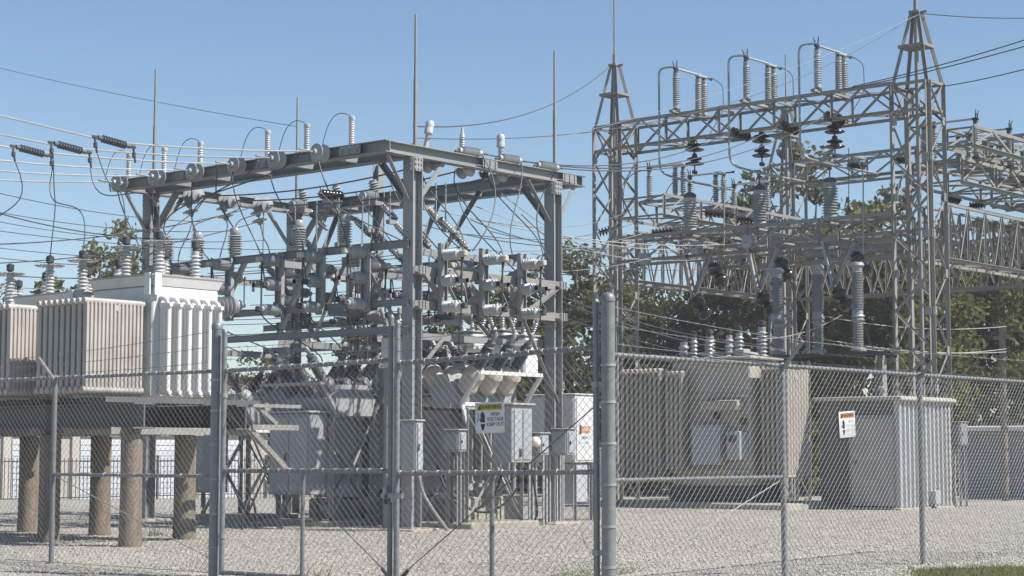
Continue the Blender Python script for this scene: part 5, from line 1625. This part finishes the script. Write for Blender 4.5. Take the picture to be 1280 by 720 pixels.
# dark picket fence in front of it
t = thing('picket_fence', 'thin black metal picket fence in front of the storage building', 'fence', (30, 49.5, -.36))
for z in (.18, 1.35):
    part(t, 'rail', MB().bx((0, -.015, z), (17, .015, z + .035)), 'dark_metal')
pm = MB().bx((-.01, -.008, 0), (.01, .008, 1.45)).mesh('picket', 'dark_metal')
for i in range(113):
    link('picket', pm, t, Matrix.Translation((.15 * i, .024, .02)))
qm = MB().bx((-.035, -.03, -.05), (.035, .03, 1.55)).mesh('post', 'dark_metal')
for i in range(8):
    link('post', qm, t, Matrix.Translation((2.43 * i, -.05, 0)))
# low grey building at the right
t = thing('low_building', 'low dark grey building with a white roof edge at the right of the yard', 'building', (56.0, 12, -.3))
part(t, 'wall', MB().bx((0, 0, 0), (6, 16.2, 2.28)), 'building_grey')
part(t, 'roof', MB().bx((-.15, -.15, 2.282), (6.2, 16.4, 2.42), .02), 'roof_white')
for i in range(9):
    part(t, 'wall_panel', MB().bx((-.02, .2 + i * 1.78, .1), (-.002, 1.9 + i * 1.78, 2.1)), 'building_grey')
part(t, 'eave_rod', MB().rod((-.22, -.15, 2.36), (-.22, 16.35, 2.36), .085, n=12), 'roof_white')  # white rod added along the roof edge so its sunlit top brightens it
part(t, 'skirting', MB().bx((-.04, 0, 0), (-.021, 16.2, .1)), 'building_beige')
# wooden pole behind the shed tower
p = at_d(1256, 560, 52)
t = thing('utility_pole', 'short grey wooden pole standing before the trees at the right', 'pole', (p.x, p.y, gz(p.x, p.y)))
part(t, 'shaft', MB().lathe([(.11, -.1), (.1, 2.5), (.085, 4.95), (.02, 5.0)], 12), 'pole_wood')
part(t, 'crossarm', MB().box((0, 0, 4.6), (.1, .5, .1)), 'pole_wood')

# ------------------------------------------------------------------ trees
def leaf_cloud(name, h, rx, rz, zc, nclump, nleaf, size, material, seed, gap=0.0, low=False):
    r = np.random.default_rng(seed)
    # clump centres in an uneven egg, biased to its outside
    C = []
    while len(C) < nclump:
        p = r.uniform(-1, 1, 3)
        d = np.linalg.norm(p)
        if d > 1 or d < .35 and r.random() < .6:
            continue
        a = math.atan2(p[1], p[0])
        f = 1 + .18 * math.sin(3 * a + seed) + .12 * math.sin(5 * a + 2 * seed + p[2] * 4)
        C.append((p[0] * rx * f, p[1] * rx * f, zc + p[2] * rz * (1 + .15 * math.sin(4 * a + seed * 3))))
    C = np.array(C)
    if low:
        C[:, 2] = np.maximum(C[:, 2], .4)
    cr = r.uniform(.35, .8, nclump) * min(rx, rz) * .36
    idx = r.integers(0, nclump, nleaf)
    g = r.normal(0, 1, (nleaf, 3)); g /= np.linalg.norm(g, axis=1)[:, None]
    P = C[idx] + g * (cr[idx] * r.random(nleaf) ** .45)[:, None] * np.array([1, 1, .75])
    n1 = r.normal(0, 1, (nleaf, 3)); n1 /= np.linalg.norm(n1, axis=1)[:, None]
    n2 = np.cross(n1, r.normal(0, 1, (nleaf, 3))); n2 /= np.linalg.norm(n2, axis=1)[:, None]
    s = size * r.uniform(.6, 1.3, nleaf)[:, None]
    A = P - n1 * s; B = P + n2 * s * .55; Cc = P + n1 * s; D = P - n2 * s * .55
    V = np.stack([A, B, Cc, D], 1).reshape(-1, 3)
    V[:, 2] = np.maximum(V[:, 2], .05)
    me = bpy.data.meshes.new(name)
    me.vertices.add(nleaf * 4); me.vertices.foreach_set('co', V.reshape(-1))
    me.loops.add(nleaf * 4); me.loops.foreach_set('vertex_index', np.arange(nleaf * 4))
    me.polygons.add(nleaf); me.polygons.foreach_set('loop_start', np.arange(nleaf) * 4)
    me.update(); me.validate()
    me.materials.append(M[material])
    return me, C
CROWNS = []
def tree_meshes(h, rx, material, seed, low, dens=1.0, gap=0.0):
    zc = h * (.56 if not low else .5)
    rz = h - zc
    me, C = leaf_cloud('crown', h, rx, rz * .95, zc, int(70 * dens), int(7500 * dens), .125, material, seed, gap, low)
    mb = MB()
    r = random.Random(seed)
    rt = .018 * h + .05
    tr = [Vector((0, 0, -.2)), Vector((r.uniform(-.1, .1), r.uniform(-.1, .1), h * .25)), Vector((r.uniform(-.25, .25), r.uniform(-.25, .25), h * .5)), Vector((r.uniform(-.3, .3), r.uniform(-.3, .3), h * .86))]
    for i in range(3):
        mb.rod(tr[i], tr[i + 1], rt * (1 - .28 * i), rt * (1 - .28 * (i + 1)), 8)
    for i in range(22):
        c = Vector(C[r.randrange(len(C))])
        k = r.uniform(.25, .8)
        base = tr[0].lerp(tr[3], k)
        m = base.lerp(c, .5) + Vector((r.uniform(-.2, .2), r.uniform(-.2, .2), .1))
        w = rt * .36 * (1.1 - k)
        mb.rod(base, m, w, w * .7, 5).rod(m, c, w * .7, w * .25, 5)
    return me, mb.mesh('trunk', 'bark')
def tree(label, px, d, tm, group, scale=1.0, rz=0.0, name='tree', squash=1.0):
    q = at_d(px, 560, d)
    t = thing(name, label, 'tree' if name == 'tree' else 'bush', (q.x, q.y, gz(q.x, q.y)), rz, group)
    t.scale = (scale * squash, scale * squash, scale)
    link('crown', tm[0], t)
    link('trunk', tm[1], t)
    return t
TV = [tree_meshes(9.0, 3.1, 'leaf_dark', 3, True, 1.5), tree_meshes(9.0, 2.6, 'leaf_olive', 9, True, 1.3), tree_meshes(9.0, 2.9, 'leaf_brown', 15, False, .9), tree_meshes(9.0, 2.4, 'leaf_dark', 22, False, 1.2), tree_meshes(3.2, 1.7, 'leaf_dark', 31, True, .8), tree_meshes(3.0, 1.8, 'leaf_olive', 37, True, .8)]
G = 'trees behind the yard'
TL = [  # label, px, depth, variant, scale, turn
    ('small olive tree showing above the white transformer lids', 128, 88, 1, 1.40, .3),
    ('thin leafless looking tree between the white transformer and the breakers', 325, 74, 2, 0.58, 1.0),
    ('bare brown tree low behind the breakers', 352, 80, 2, 0.72, 2.2),
    ('dark tree behind the corner column of the steel structure', 470, 84, 3, 0.90, .8),
    ('dark leafy tree behind the station transformer', 548, 86, 0, 0.86, 2.0),
    ('dark leafy tree behind the side rack of knife switches', 612, 82, 0, 1.00, 3.0),
    ('tall dark tree between the side column and the gate post', 712, 78, 0, 1.24, .4),
    ('dark tree right behind the front lattice tower', 778, 84, 3, 1.14, 1.6),
    ('bushy dark tree behind the old transformer bushings', 842, 80, 0, 1.04, 4.1),
    ('thin brown tree showing sky through it between the fat posts', 893, 88, 2, 0.95, 5.0),
    ('dark tree behind the tall ribbed arresters', 942, 78, 3, 1.23, 2.7),
    ('tall tree rising behind the back lattice tower', 1012, 86, 2, 1.75, 3.3),
    ('brown tree crown showing under the topmost back beam', 962, 90, 2, 1.63, .2),
    ('olive tree right of the tall arresters', 1062, 76, 1, 1.33, 1.2),
    ('olive tree seen through the legs of the shed tower', 1118, 74, 1, 1.27, 4.4),
    ('broad olive tree past the shed tower', 1182, 78, 1, 1.25, 5.2),
    ('dark grey brown tree behind the wooden pole', 1238, 84, 2, 1.33, 2.4),
    ('olive tree far out past the end of the low grey building', 1345, 80, 1, 1.20, 1.4),
    ('dark tree far out beyond the end of the low grey building', 1420, 84, 0, 1.10, 2.4),
    ('brown tree behind the far end of the storage building', -20, 105, 2, 1.20, 2.9),
    ('dark tree at the right beyond the low grey building', 1282, 80, 3, 1.31, .9),
]
for lab, px, d, k, s, rz in TL:
    tree(lab, px, d, TV[k], G, s, rz, squash=1.05 if k in (0, 1) else 1.0)
for k in range(21):
    px = 430 + 45 * k
    tree('low dark bush in the hedge line along the back of the yard' if k % 3 else 'low olive bush in the hedge line along the back of the yard', px + random.uniform(-8, 8), 72 + random.uniform(-3, 4), TV[4 if k % 3 else 5], 'dark bushes along the back of the yard' if k % 3 else 'olive bushes along the back of the yard', random.uniform(.85, 1.25), k * 1.3, 'bush')

# ------------------------------------------------------------------ thin scattering volume added to lift the dark tones
mh = bpy.data.materials.new('added_haze')
mh.use_nodes = True
mh.node_tree.nodes.remove(mh.node_tree.nodes['Principled BSDF'])
pv = mh.node_tree.nodes.new('ShaderNodeVolumePrincipled')
pv.inputs['Color'].default_value = (0.86, 0.9, 0.95, 1)
pv.inputs['Density'].default_value = 0.0008
mh.node_tree.links.new(pv.outputs[0], mh.node_tree.nodes['Material Output'].inputs['Volume'])
M['added_haze'] = mh
hz = link('added_haze', MB().bx((-310, -310, -2.0), (910, 910, 16.0)).mesh('added_haze', 'added_haze', 0))
hz["kind"] = "stuff"; hz["label"] = "thin pale volume added over the whole yard to lift the dark tones"; hz["category"] = "added_haze"
